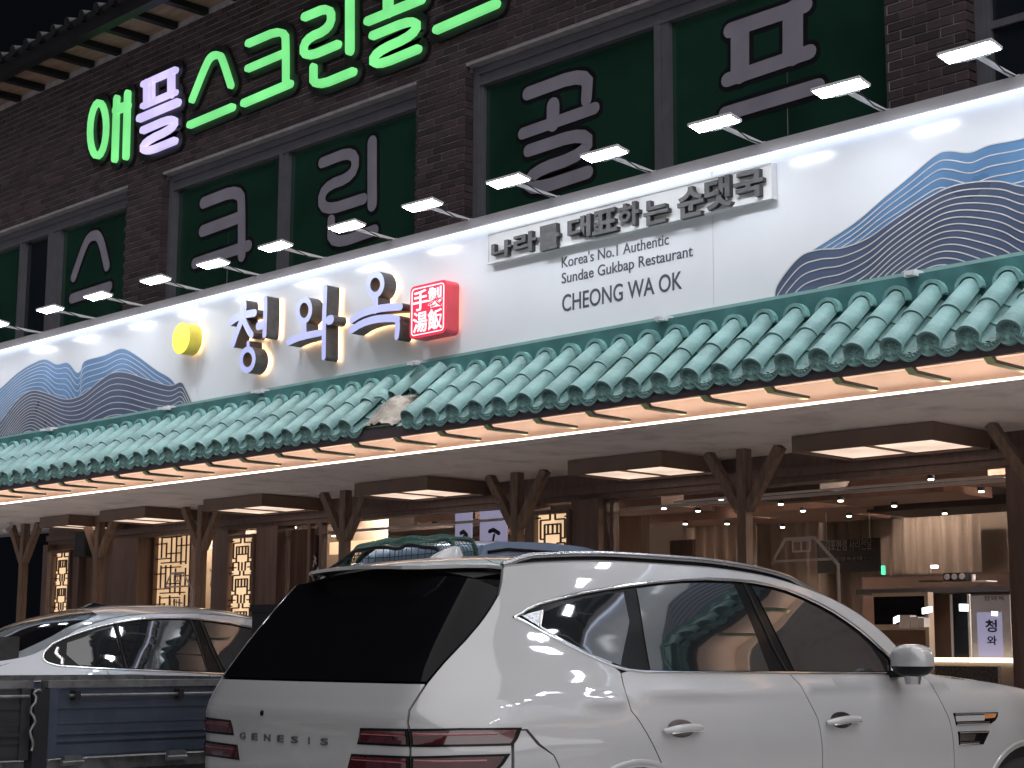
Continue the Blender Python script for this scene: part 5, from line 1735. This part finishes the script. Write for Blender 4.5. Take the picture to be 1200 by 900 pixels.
    # fender vents
    for pl in ([(3.755, .972), (4.150, .970), (4.138, .948), (4.115, .930), (4.065, .912), (3.765, .912)], [(3.775, .880), (4.050, .874), (4.02, .84), (3.995, .810), (3.785, .814)]):
        v = skin_panel('fender_vent', fn, pl, fe, 'surround', off=.001, flange=.004, gap=0)
        x0_, x1_ = pl[0][0], pl[1][0]; zt_, zb_ = pl[0][1], pl[-1][1]
        mb = MB(); skin_ribbon(mb, fn, [(x0_ + .01, zt_ - .004), (x1_ - .02, zt_ - .006)], .010, .004); skin_ribbon(mb, fn, [(x0_ + .01, zb_ + .006), (x1_ - .10, zb_ + .006)], .014, .004)
        mb.build('vent_blade', 'chrome', v, local=True)
        skin_panel('vent_insert', fn, [(x0_ + .015, zt_ - .014), (x1_ - .12, zt_ - .014), (x1_ - .14, zb_ + .018), (x0_ + .015, zb_ + .018)], v, 'satin' if zt_ < .9 else 'car_white', off=.004, flange=.003, gap=0)
    skin_panel('side_reflector', fn, [(4.02, .963), (4.125, .961), (4.105, .942), (4.02, .94)], fe, 'amber', off=.005, flange=.004, gap=0)
    # twin tail lamps that run from the tailgate round the corner
    for top_ in (1, 0):
        if top_: o_ = [(.417, .896), (.44, .961), (.662, .966)], [(.668, .966), (.82, .970), (.95, .967), (.94, .925), (.93, .899), (.80, .899), (.668, .897)]
        else: o_ = [(.363, .793), (.385, .857), (.662, .862)], [(.668, .862), (.817, .868), (.925, .868), (.912, .83), (.90, .806), (.80, .80), (.668, .796)]
        bot = .897 if top_ else .796
        for kk, pl in enumerate((o_[0] + [(.662, bot)], o_[1])):
            tl_ = skin_panel('tail_lamp', fn, pl, suv, 'surround', off=.003, flange=.008, gap=0, step=.03)
            skin_panel('lamp_lens', fn, inset(pl, .009), tl_, 'tail_red', off=.0065, flange=.004, gap=0, step=.03)
            zc_ = (pl[1][1] + bot) / 2 + .012
            a_, b_ = (pl[0][0] + .03, .652) if kk == 0 else (.680, pl[2][0] - .05)
            mb = MB(); skin_ribbon(mb, fn, [(a_, zc_), (b_, zc_)], .010, .0075, h=.0015, mi=0); mb.build('lamp_reflector', 'tail_seg', tl_, local=True)
    # mirror
    s2 = -1 if rgt else 1
    mr = MB()
    cx_, cy_, cz_ = 2.95, 1.03 * s2, 1.235
    n1, n2 = 20, 12
    def sup(a, b, sx, sy, sz, e1=.75):
        f = lambda v: (abs(v) ** e1) * (1 if v > 0 else -1)
        return (cx_ + sx * f(cos(b)) * f(cos(a)), cy_ + sy * f(cos(b)) * f(sin(a)), cz_ + sz * f(sin(b)))
    for lo, hi, nm, mm in ((-.25, pi / 2, 'mirror_shell', 'car_white'), (-pi / 2, -.25, 'mirror_base', 'surround')):
        mb = MB()
        vs = [sup(2 * pi * i / n1, lo + (hi - lo) * j / n2, .085, .105, .080) for j in range(n2 + 1) for i in range(n1)]
        mb.add(vs, [(j * n1 + i, j * n1 + (i + 1) % n1, (j + 1) * n1 + (i + 1) % n1, (j + 1) * n1 + i) for j in range(n2) for i in range(n1)], smooth=True)
        if nm == 'mirror_base':
            mb.beam((cx_ + .02, cy_ - s2 * .02, cz_ - .06), (cx_ + .03, cy_ - s2 * .17, cz_ - .07), .07, .035)
        ob = mb.build(nm, mm, suv if nm == 'mirror_shell' else msh, local=True)
        if nm == 'mirror_shell': msh = ob
    mb = MB(); mb.tube([(cx_, cy_, cz_ - .07), (cx_, cy_, cz_ - .115)], [.045, .035], 12); mb.build('mirror_camera', 'satin', msh, local=True)
    # roof rail
    mb = MB()
    rl = []
    for k in range(25):
        x_ = .62 + (2.62 - .62) * k / 24
        lift = .030 * min(1, sin(pi * k / 24) * 4)
        p = SUV.top(x_, .965)
        rl.append((p[0], -p[1] * (1 if rgt else -1), p[2] + lift * .9))
    mb.tube(rl, .013, 8); mb.build('roof_rail', 'satin', suv, local=True)
    mb = MB()
    rl2 = [(x, y * 1.0, z - .012) for x, y, z in rl]
    mb.tube([(x, y * .985, z - .016) for x, y, z in rl], .010, 6); mb.build('rail_foot', 'surround', suv, local=True)
    for cu_, host in ((AU, qp), (FU, fe)):
        mb = MB(); skin_ribbon(mb, fn, arc_pts(cu_, AZ, .432, 12, 168, 30), .022, .0, h=.006); mb.build('arch_lip', 'car_white', host, local=True)
    for xw, yw in ((1.075, .84), (4.02, .84)):
        wheel(suv, xw, yw * s2, .37, side=s2)

symmetric = lambda pl: [(-a, b) for a, b in pl[::-1]] + pl
# rear end: (u may be negative on the far side)
def rear_fn(u, z):
    p = sd(abs(u), z); return (p[0], -p[1] if u >= 0 else p[1], p[2])
tg = [(.662, .725)] + [(a - .004, b) for a, b in H[1:6]] + [(0, 1.139)]
tgp = [(0, .725), (.662, .725), (.662, .816), (.664, .946), (.665, 1.037), (.684, 1.093), (.703, 1.139)]
tail = skin_panel('tailgate', rear_fn, tgp + [(-a, b) for a, b in tgp[::-1]][:-1], suv, 'car_white', step=.04)
gp = [(0, 1.143), (.705, 1.143), (.752, 1.225), (.81, 1.31), (.847, 1.369), (.888, 1.437), (.922, 1.497), (.928, 1.53), (.80, 1.560), (.60, 1.575), (.30, 1.585), (0, 1.59)]
skin_panel('rear_window', rear_fn, gp + [(-a, b) for a, b in gp[::-1]][1:-1], suv, 'rear_glass', step=.045, off=.001)
bp_ = [(a, b) for a, b in bump if a >= 0]
bb = [(0, .25), (.8, .25), (1.02, .30), (1.02, .60), (1.031, .811), (.977, .90), (.958, .958), (.93, .958), (.93, .80), (.80, .80), (.80, .72), (0, .72)]
skin_panel('rear_bumper', rear_fn, bb + [(-a, b) for a, b in bb[::-1]][1:-1], suv, 'car_white', step=.06)
# lettering across the tailgate
mb = MB()
for k, ch in enumerate('GENESIS'):
    yc = -.375 + k * .104
    text_on(ch, lambda a, b, d: Vector((SUV.side(abs(a) / SUV.yb(b) * .6, b)[0] - .0015 + d, -a, b)), yc - (.024 if ch != 'I' else .0035), yc + (.024 if ch != 'I' else .0035), .884, .912, -.004, 0, offset=.004, mb=mb)
bpy_o = mb.build('maker_lettering', mat('smoked chrome', (.16, .16, .17), .3, metal=.7), tail, local=True)
# small tailgate button
mb = MB(); mb.tube([(-.002, .20, 1.0), (-.012, .20, 1.0)], .012, 10); mb.build('tailgate_camera', 'surround', tail, local=True)
# roof with the spoiler overhang
tf = lambda x, t: (SUV.top(x, t)[0], -SUV.top(x, t)[1], SUV.top(x, t)[2])
sp_edge = [(.300, 0), (.302, .3), (.318, .50), (.36, .62), (.43, .72), (.51, .80), (.575, .89), (.605, 1.0)]
seam = [(.62, 1.0), (.60, .93), (.60, .85), (.66, .76), (.72, .6), (.74, .3), (.745, 0)]
def tt(pl): return pl + [(x, -t) for x, t in pl[::-1] if t > 0]
def both(pl_pos_seq): return pl_pos_seq
a1 = [(x, t) for x, t in sp_edge] + [(.625, .93), (.63, .85), (.66, .76), (.715, .6), (.735, .3), (.74, 0)]
ring_ = a1[:-1] + [(.74, 0)] + [(x, -t) for x, t in a1[::-1][1:-1]]
skin_panel('roof_spoiler', tf, ring_, suv, 'car_white', step=.045, flange=.014)
wl = [(2.36, 0), (2.37, .45), (2.40, .80), (2.43, .90), (2.56, .925), (2.8, .925), (3.0, .93), (3.2, .93), (3.34, .90), (3.41, .6), (3.43, 0)]
rf_ = [(.745, 0), (.74, .3), (.72, .6), (.665, .76), (.635, .85), (.63, .93), (.61, 1.0), (1.2, 1.0), (2.0, 1.0), (2.55, 1.0), (2.9, 1.0), (3.24, 1.0), (3.25, .94), (3.2, .935), (3.0, .935), (2.8, .93), (2.56, .93), (2.425, .905), (2.395, .80), (2.365, .45), (2.355, 0)]
skin_panel('roof_panel', tf, rf_ + [(x, -t) for x, t in rf_[::-1]][1:-1], suv, 'car_white', step=.06)
skin_panel('windscreen', tf, wl + [(x, -t) for x, t in wl[::-1]][1:-1], suv, 'car_glass', step=.07)
hd = [(3.46, 0), (3.44, .6), (3.36, .95), (3.34, 1.0), (3.7, 1.0), (4.1, 1.0), (4.5, .97), (4.72, .8), (4.82, .5), (4.86, 0)]
skin_panel('bonnet', tf, hd + [(x, -t) for x, t in hd[::-1]][1:-1], suv, 'car_white', step=.06)
cw = [(3.435, 0), (3.415, .6), (3.345, .90), (3.26, .94), (3.255, 1.0), (3.335, 1.0), (3.355, .95), (3.435, .6), (3.455, 0)]
skin_panel('cowl', tf, cw + [(x, -t) for x, t in cw[::-1]][1:-1], suv, 'surround', step=.06, off=-.01)
# nose
mb = MB()
cols = []
for k in range(21):
    t = -1 + 2 * k / 20
    cols.append([(4.92 - .0 + .10 * (1 - t * t) - .02 * abs(z_ - .55), .535 * t, z_) for z_ in (.25, .4, .55, .7, .80, .86)])
mb.add([p for c in cols for p in c], [(i * 6 + j, (i + 1) * 6 + j, (i + 1) * 6 + j + 1, i * 6 + j + 1) for i in range(20) for j in range(5)], smooth=True)
mb.build('nose_panel', 'car_white', suv, local=True)
mb = MB()
for k in range(7): mb.tube([(5.03 - .0 - .10 * (t * t * .25), .40 * t, .45 + .05 * k) for t in (-1, -.5, 0, .5, 1)], .008, 6)
mb.build('grille', 'chrome', suv, local=True)
inner_shell(suv, SUV, 4.9, .28, .46, 4.6, 1.60)
# antenna fin
mb = MB()
pf = [(.50, 0), (.53, .030), (.58, .052), (.615, .058), (.62, .052), (.66, 0)]
n = len(pf)
z_r = SUV.top(.86, 0)[2] - .010
fx = [(x, w) for x, w in pf]
vs = []
for (x, h_) in [(.74, .0), (.78, .022), (.83, .044), (.88, .060), (.91, .058), (.935, .0)]:
    ww = .028 * (1 if h_ < .05 else .6)
    vs += [(x, -ww, z_r), (x + .0, -ww * .35, z_r + h_), (x, ww * .35, z_r + h_), (x, ww, z_r)]
mb.add(vs, [(4 * i + j, 4 * (i + 1) + j, 4 * (i + 1) + j + 1, 4 * i + j + 1) for i in range(5) for j in range(3)], smooth=True)
mb.build('antenna_fin', 'car_white', suv, local=True)

# ------------------------------------------------------------------ silver saloon behind the truck
sed = thing('silver_saloon', 'silver fastback saloon parked behind the blue truck bed, left', 'car', (-11.98, 5.52, .15), -.06 + pi / 2)
sR, sL = flipy(SEDAN.side), SEDAN.side
DTs = [(1.085, 1.055), (1.10, 1.10), (1.177, 1.165), (1.27, 1.205), (1.369, 1.240), (1.535, 1.288), (1.704, 1.328), (1.902, 1.357), (2.1, 1.370), (2.296, 1.372), (2.444, 1.365), (2.681, 1.342), (2.92, 1.302), (3.10, 1.24), (3.3, 1.14), (3.46, 1.03), (3.50, .96)]
DBs = [(3.2, .935), (2.8, .942), (2.536, .945), (2.3, .955), (2.074, .965), (1.9, .972), (1.701, .979), (1.5, .988), (1.341, .997), (1.178, 1.009), (1.11, 1.03)]
redge = [(x + .38, SEDAN.ze(x) - .002) for x in (.25, .4, .55, .7, .85, 1.0, 1.3, 1.6, 2.0, 2.4, 2.7, 3.0, 3.2, 3.4, 3.6, 3.8, 4.2, 4.45)]
sbody = [(.60, .95)] + redge + [(4.86, .70), (4.84, .42)] + arc_pts(4.21, .33, .37, 8, 172, 18) + [(3.8, .25), (1.9, .25)] + arc_pts(1.43, .33, .37, 0, 172, 18) + [(1.0, .25), (.6, .25)]
for fn, sn in ((sR, 1), (sL, -1)):
    skin_panel('body_side', fn, sbody, sed, 'car_silver', holes=[DTs + DBs], step=.06)
    sr = skin_panel('window_surround', fn, DTs + DBs, sed, 'surround', off=-.010, flange=0, gap=-.003, step=.06)
    for nm, pl in (('quarter_window', [(1.29, 1.175), (1.42, 1.215), (1.55, 1.262), (1.672, 1.295), (1.690, 1.15), (1.700, .998), (1.53, 1.004), (1.34, 1.018), (1.27, 1.09)]),
                   ('rear_door_window', [(1.722, 1.312), (1.902, 1.340), (2.1, 1.354), (2.25, 1.356), (2.335, 1.353), (2.365, 1.15), (2.388, .972), (2.07, .982), (1.735, .994), (1.728, 1.15)]),
                   ('front_door_window', [(2.452, 1.348), (2.681, 1.324), (2.92, 1.285), (3.08, 1.225), (3.26, 1.125), (3.38, 1.03), (3.40, .952), (3.0, .955), (2.56, .962), (2.50, 1.15)])):
        skin_panel(nm, fn, pl, sr, 'sedan_glass' if 'sedan_glass' in M else 'car_glass', off=-.005, flange=.004, gap=0, step=.07)
    mb = MB(); skin_ribbon(mb, fn, DTs + DBs + [DTs[0]], .016, .001); mb.build('window_trim', 'chrome', sed, local=True)
    for pl in ([(1.70, 1.315), (1.712, 1.15), (1.718, .990)], [(2.35, 1.36), (2.38, 1.15), (2.40, .965)], [(2.435, 1.36), (2.47, 1.15), (2.53, .96)]):
        mb = MB(); skin_ribbon(mb, fn, pl, .022, -.004, h=.004); mb.build('pillar_trim', 'surround', sr, local=True)
    mb = MB(); skin_ribbon(mb, fn, [(1.22, 1.14), (1.19, 1.10), (1.235, 1.06), (1.22, 1.02)], .03, -.008, h=.006); mb.build('curl_trim', 'chrome', sr, local=True)
    for pl in ([(2.40, .95), (2.43, .85), (2.44, .5), (2.44, .28)], [(1.55, .97), (1.60, .86), (1.75, .62)], [(3.5, .93), (3.55, .85), (3.6, .5), (3.6, .28)]):
        mb = MB(); skin_ribbon(mb, fn, pl, .006, -.002, h=.0025); mb.build('door_seam', 'cabin', sed, local=True)
    for xw in (1.05, 3.83): wheel(sed, xw, -.78 * sn, .32, R=.33, w=.21, side=-sn)
tfs = lambda x, t: (SEDAN.top(x, t)[0], -SEDAN.top(x, t)[1], SEDAN.top(x, t)[2])
def sym(pl): return pl + [(x, -t) for x, t in pl[::-1]][1:-1]
skin_panel('boot_lid', tfs, sym([(.06, 0), (.10, .6), (.18, .9), (.24, 1.0), (.40, 1.0), (.40, .9), (.42, .6), (.43, 0)]), sed, 'car_silver', step=.06)
skin_panel('rear_window', tfs, sym([(.44, 0), (.43, .6), (.44, .74), (.62, .80), (.9, .84), (1.12, .84), (1.24, .78), (1.29, .5), (1.30, 0)]), sed, 'rear_glass', step=.06)
skin_panel('roof_panel', tfs, sym([(1.305, 0), (1.295, .5), (1.25, .785), (1.12, .85), (.9, .85), (.62, .81), (.44, .75), (.405, .9), (.405, 1.0), (.8, 1.0), (1.5, 1.0), (2.2, 1.0), (2.8, 1.0), (3.3, 1.0), (3.55, 1.0), (3.5, .93), (3.2, .93), (2.8, .92), (2.62, .9), (2.55, .5), (2.54, 0)]), sed, 'car_silver', step=.06)
skin_panel('windscreen', tfs, sym([(2.545, 0), (2.555, .5), (2.625, .89), (2.8, .915), (3.2, .925), (3.5, .925), (3.62, .6), (3.66, 0)]), sed, 'car_glass', step=.08)
skin_panel('bonnet', tfs, sym([(3.70, 0), (3.66, .6), (3.56, 1.0), (4.1, 1.0), (4.5, .95), (4.72, .6), (4.8, 0)]), sed, 'car_silver', step=.07)
def rfs(u, z):
    p = SEDAN.side(abs(u), z); return (p[0], -p[1] if u >= 0 else p[1], p[2])
skin_panel('rear_panel', rfs, sym([(0, .22), (.597, .22), (.597, .945), (.45, .985), (0, 1.01)]), sed, 'car_silver', step=.07)
mb = MB()
cols = [[(4.80 + .12 * (1 - t * t), .50 * t, z_) for z_ in (.22, .45, .62, .74)] for t in [-1 + .1 * k for k in range(21)]]
mb.add([p for c in cols for p in c], [(i * 4 + j, (i + 1) * 4 + j, (i + 1) * 4 + j + 1, i * 4 + j + 1) for i in range(20) for j in range(3)], smooth=True)
mb.build('nose_panel', 'car_silver', sed, local=True)
inner_shell(sed, SEDAN, 4.8, .28, .45, 4.6, 1.35)
mb = MB(); zt = SEDAN.top(1.42, 0)[2] - .004
mb.add([(1.38, -.04, zt), (1.38, .04, zt), (1.47, -.03, zt + .045), (1.47, .03, zt + .045), (1.60, -.035, zt + .02), (1.60, .035, zt + .02), (1.60, -.04, zt), (1.60, .04, zt)], [(0, 2, 3, 1), (2, 4, 5, 3), (4, 6, 7, 5), (0, 6, 4, 2), (1, 3, 5, 7)])
mb.build('antenna_fin', 'surround', sed, local=True)

# ------------------------------------------------------------------ small blue truck
trk = thing('blue_truck', 'small blue truck bed with folding side gate and steel rail, bottom left', 'truck', (-8.08, 3.87, 0), .105 + pi / 2)
# frame here: x forward, y to the left (right side is -y)
BL, BW = 2.82, .87
BL = 1.98
mb = MB(); mb.box(-1.24, BL, -BW + .03, BW - .03, .70, .755); mb.box(-3.1, 1.9, -.38, -.30, .50, .62); mb.box(-3.1, 1.9, .30, .38, .50, .62)
for k in range(7): mb.box(-1.1 + k * .44, -1.04 + k * .44, -BW + .06, BW - .06, .62, .698)
mb.build('bed_floor', 'steel', trk, local=True)
def gate(x0, x1, yo, sgn, name, mm):
    t = MB()
    t.box(x0, x1, min(yo, yo - sgn * .022), max(yo, yo - sgn * .022), .765, 1.085)
    for zc_, hh, dd in ((1.005, .030, .005), (.945, .050, .004), (.878, .014, .009), (.845, .014, .009), (.80, .050, .004)):
        t.beam((x0 + .03, yo + sgn * dd * .4, zc_), (x1 - .03, yo + sgn * dd * .4, zc_), hh, dd * 1.6, up=(0, 1, 0))
    for xx in (x0, x1 - .05): t.box(xx, xx + .05, min(yo - sgn * .023, yo + sgn * .016), max(yo - sgn * .023, yo + sgn * .016), .763, 1.088)
    g_ = t.build(name, mm, trk, local=True)
    r = MB(); r.box(x0 - .01, x1 + .01, min(yo - sgn * .040, yo + sgn * .018), max(yo - sgn * .040, yo + sgn * .018), 1.0885, 1.122)
    r.build('gate_rail', 'steel', g_, local=True)
    r = MB(); r.tube([(x0 + .1, yo + sgn * .028, 1.052), (x1 - .02, yo + sgn * .028, 1.052)], .008, 8)
    r.build('latch_rod', 'steel', g_, local=True)
    for xx in [x0 + .14 + i * .62 for i in range(int((x1 - x0) / .62) + 1) if x0 + .14 + i * .62 < x1 - .05]:
        r = MB(); r.box(xx - .014, xx + .014, min(yo, yo + sgn * .045), max(yo, yo + sgn * .045), 1.03, 1.075); r.build('rod_bracket', 'dark_metal', g_, local=True)
        r = MB(); r.box(xx - .05, xx + .05, min(yo, yo + sgn * .030), max(yo, yo + sgn * .030), .735, .775); r.tube([(xx - .06, yo + sgn * .02, .742), (xx + .06, yo + sgn * .02, .742)], .014, 8); r.build('gate_hinge', 'steel', g_, local=True)
    return g_
for sg_ in (-1, 1):
    gate(.07, BL - .02, sg_ * BW, sg_, 'side_gate', 'truck_blue')
    gate(-1.22, -.03, sg_ * BW, sg_, 'side_gate', 'truck_black')
mb = MB()
mb.box(BL - .01, BL + .02, -BW + .02, BW - .02, .765, 1.085)
for zc_ in (1.0, .92, .84): mb.box(BL + .0205, BL + .032, -BW + .06, BW - .06, zc_ - .018, zc_ + .018)
tgate = mb.build('tail_gate', 'dark_metal', trk, local=True)
mb = MB(); mb.box(BL - .02, BL + .03, -BW + .01, BW - .01, 1.0855, 1.118); mb.build('gate_rail', 'steel', tgate, local=True)
for sg_ in (-1, 1):
    mb = MB(); mb.box(-.02, .062, sg_ * BW - .03, sg_ * BW + .03, .72, 1.085); cp = mb.build('corner_post', 'dark_metal', trk, local=True)
    mb = MB(); pts_ = [(-.035 + .012 * sin(k * 1.3), sg_ * (BW + .045) + .006 * cos(k * 1.7), 1.07 - .022 * k) for k in range(13)]
    mb.tube(pts_, .007, 6); mb.tube([(.02, sg_ * (BW + .02), 1.075), (-.02, sg_ * (BW + .05), 1.08), (-.035, sg_ * (BW + .045), 1.07)], .008, 6)
    mb.build('gate_chain', 'steel', cp, local=True)
    mb = MB(); mb.box(BL - .02, BL + .04, sg_ * (BW - .1) - .09, sg_ * (BW - .1) + .09, .45, .60); mb.build('tail_lamp', 'tail_red', trk, local=True)
    wheel(trk, 1.15, sg_ * .68, .30, R=.30, w=.32, side=sg_)
    wheel(trk, -2.35, sg_ * .70, .31, R=.31, w=.20, side=sg_)
mb = MB()
for y in (-.83, -.42, 0, .42, .83): mb.box(-1.29, -1.25, y - .02, y + .02, .70, 1.545)
for z_ in (.9, 1.2, 1.53): mb.box(-1.288, -1.252, -.85, .85, z_ - .018, z_ + .018)
hb_ = mb.build('head_rack', 'dark_metal', trk, local=True)
mb = MB(); mb.box(-1.30, -1.292, -.84, .84, .72, 1.535); mb.build('rack_mesh', 'black', hb_, local=True)
# cab, for this truck turned round (its nose points out of the picture) and for the small one by the shop
def make_cab(root, X, hw, k, m_):
    """X maps the drawing's x to the truck's own x; hw scales the width, k the height"""
    def cs(x, z): return (.84 - .11 * sstep(1.15, 2.0, z) - .05 * sstep(4.3, 5.1, x)) * hw
    prof = [(3.02, .42), (3.02, 1.25), (3.04, 1.86), (3.10, 1.945), (3.22, 1.972), (3.7, 1.985), (4.05, 1.972), (4.30, 1.935), (4.46, 1.86), (4.86, 1.36), (4.98, 1.18), (5.04, .95), (5.06, .60), (5.04, .42)]
    mb = MB(); n = len(prof)
    for sg_ in (-1, 1):
        tri = geometry.tessellate_polygon([[Vector((a, b, 0)) for a, b in prof]])
        mb.add([(X(a), sg_ * cs(a, b), b * k) for a, b in prof], tri)
    rows = [[(X(a), cs(a, b) * t, b * k + (.028 * (1 - t * t) if b > 1.9 else 0)) for t in (-1, -.97, -.6, -.2, .2, .6, .97, 1)] for a, b in prof]
    mb.add([p for r in rows for p in r], [(i * 8 + j, (i + 1) * 8 + j, (i + 1) * 8 + j + 1, i * 8 + j + 1) for i in range(n - 1) for j in range(7)], smooth=True)
    back = [(X(a) - .002 * (1 if X(4) > X(3) else -1), t * cs(a, b), b * k) for a, b in prof[:4] for t in (-1, 1)]
    mb.add(back, [(2 * i, 2 * i + 1, 2 * i + 3, 2 * i + 2) for i in range(3)])
    cab = mb.build('cab', m_, root, local=True)
    for sg_ in (-1, 1):
        wn = [(3.35, 1.30), (3.35, 1.74), (3.40, 1.82), (4.15, 1.82), (4.30, 1.78), (4.68, 1.30)]
        mb = MB(); mb.prism(wn, lambda a, b, d: Vector((X(a), sg_ * (cs(a, b) + .004 - d), b * k)), 0, .004); mb.build('side_window', 'car_glass', cab, local=True)
        mb = MB(); mb.tube([(X(a), sg_ * (cs(a, b) + .008), b * k) for a, b in ((3.12, 1.90), (3.3, 1.925), (4.1, 1.92), (4.35, 1.87))], .012, 6); mb.build('rain_gutter', 'surround', cab, local=True)
        mb = MB(); mb.box(min(X(3.26), X(3.275)), max(X(3.26), X(3.275)), sg_ * cs(3.2, 1) - .003, sg_ * cs(3.2, 1) + .003, .55 * k, 1.25 * k); mb.build('door_seam', 'cabin', cab, local=True)
    w1, w2 = cs(4.5, 1.84) * .92, cs(4.8, 1.37) * .94
    mb = MB(); mb.add([(X(4.475), -w1, 1.85 * k), (X(4.475), w1, 1.85 * k), (X(4.862), w2, 1.372 * k), (X(4.862), -w2, 1.372 * k)], [(0, 1, 2, 3)]); mb.build('windscreen', 'car_glass', cab, local=True)
    mb = MB(); xa_, xb_ = X(5.0), X(5.1); mb.box(min(xa_, xb_), max(xa_, xb_), -.8 * hw, .8 * hw, .36, .54); mb.build('front_bumper', 'dark_metal', root, local=True)
    return cab


make_cab(trk, lambda x: 1.7 - x, 1.0, 1.0, 'truck_blue')
cr = thing('black_crate', 'tall black crate standing in the truck bed behind the white car corner', 'crate', (-8.08 + sin(-.105) * 1.80 + cos(.105) * .62, 3.87 + cos(.105) * 1.80 + .06, .76), .105 + pi / 2)
mb = MB(); mb.box(-.12, .12, -.15, .15, 0, .76)
cb = mb.build('crate_body', 'black', cr, local=True)
mb = MB()
for z_ in (.04, .40, .74): mb.box(-.13, .13, -.16, .16, z_ - .02, z_ + .02)
mb.build('crate_band', 'dark_metal', cb, local=True)
mb = MB(); mb.ribbon([(.03 * cos(2 * pi * k_ / 14), .58 + .03 * sin(2 * pi * k_ / 14)) for k_ in range(14)], .008, lambda a, b, d: Vector((-.1305 + d, a, b)), -.002, 0, closed=True); mb.build('crate_mark', 'counter', cb, local=True)

kt = thing('small_pickup', 'grey blue cab of a small pickup behind the white car roof', 'truck', (-8.56, 6.1, 0), -.05 + pi / 2)
make_cab(kt, lambda x: 1.27 + (x - 3.02) * .93, .90, 1.0, 'truck_cab')
mb = MB(); mb.box(.02, 1.25, -.70, .70, .62, .68); mb.build('bed_floor', 'steel', kt, local=True)
for y_ in (-.70, .67): 
    mb = MB(); mb.box(.02, 1.25, y_, y_ + .03, .681, .98); mb.build('side_gate', 'truck_cab', kt, local=True)
mb = MB(); mb.box(0, .03, -.66, .66, .681, .98); mb.build('tail_gate', 'truck_cab', kt, local=True)
for sg_ in (-1, 1):
    wheel(kt, .45, sg_ * .62, .28, R=.28, w=.16, side=sg_); wheel(kt, 2.4, sg_ * .62, .28, R=.28, w=.16, side=sg_)
# net covered hoops behind the cab
ld = thing('netted_load', 'green net stretched over hoops behind the small pickup cab', 'load', (-8.56, 6.1, .68), -.05 + pi / 2)
NZ = Vector((-1.80, 0, -.68))
def hump(s_, t_):
    """s_ along the bed 0..1, t_ across from the middle of the bed to its right side and down"""
    x = 2.82 + .25 * s_
    y = .62 - 1.27 * min(1, max(0, (t_ - .18) / .64))
    z = 1.99 + .03 * sin(pi * min(1, max(0, (t_ - .15) / .7)))
    if t_ < .34: z -= .55 * ((.34 - t_) / .34) ** 1.7
    if t_ < .18: y += .16 * (.18 - t_) / .18 + .05
    if t_ > .78: z -= .75 * ((t_ - .78) / .22) ** 1.3
    z -= .07 * (1 - s_) ** 2
    return NZ + Vector((x + .02 * sin(9 * t_ * 3 + s_ * 5), y + .02 * sin(s_ * 11 + t_ * 9), z + .012 * sin(11 * t_ * 3 + 2) * sin(s_ * 6 + t_ * 8)))
mb = MB()
NX_, NY_ = 18, 52
for i in range(NX_ + 1): mb.tube([hump(i / NX_, j / 44) for j in range(45)], .0030, 3, cap=False)
for j in range(NY_ + 1): mb.tube([hump(i / 10, j / NY_) for i in range(11)], .0030, 3, cap=False)
for i in range(34):                                   # the near end of the net hangs as a curtain
    top_ = hump(0, .02 + .96 * i / 33)
    mb.tube([top_, (top_.x - .01, top_.y + .01, (top_.z + .3) / 2), (top_.x + .01, top_.y, .31)], .0030, 3, cap=False)
for j in range(24):
    z_ = .33 + j * .038
    ys_ = [hump(0, k / 60).y for k in range(61) if hump(0, k / 60).z > z_]
    if len(ys_) > 1: mb.tube([(1.015, min(ys_), z_), (1.005, (min(ys_) + max(ys_)) / 2, z_ - .01), (1.015, max(ys_), z_)], .0030, 3, cap=False)
mb.build('net', 'net', ld, local=True, kind='stuff')
for s_ in (.02, .5, .97):
    mb = MB(); mb.tube([hump(s_, j / 24) - Vector((0, 0, .012)) for j in range(25)], .014, 6); mb.build('hoop', 'dark_metal', ld, local=True)
mb = MB(); rr_ = random.Random(4)
vs = [(1.05 + .16 * i / 6, -.60 + .75 * j / 10, .50 + .62 * sin(pi * (j + .6) / 11.2) + rr_.uniform(-.03, .03)) for i in range(7) for j in range(11)]
mb.add(vs, [(i * 11 + j, (i + 1) * 11 + j, (i + 1) * 11 + j + 1, i * 11 + j + 1) for i in range(6) for j in range(10)], smooth=True)
mb.build('dark_bundle', 'black', ld, local=True)
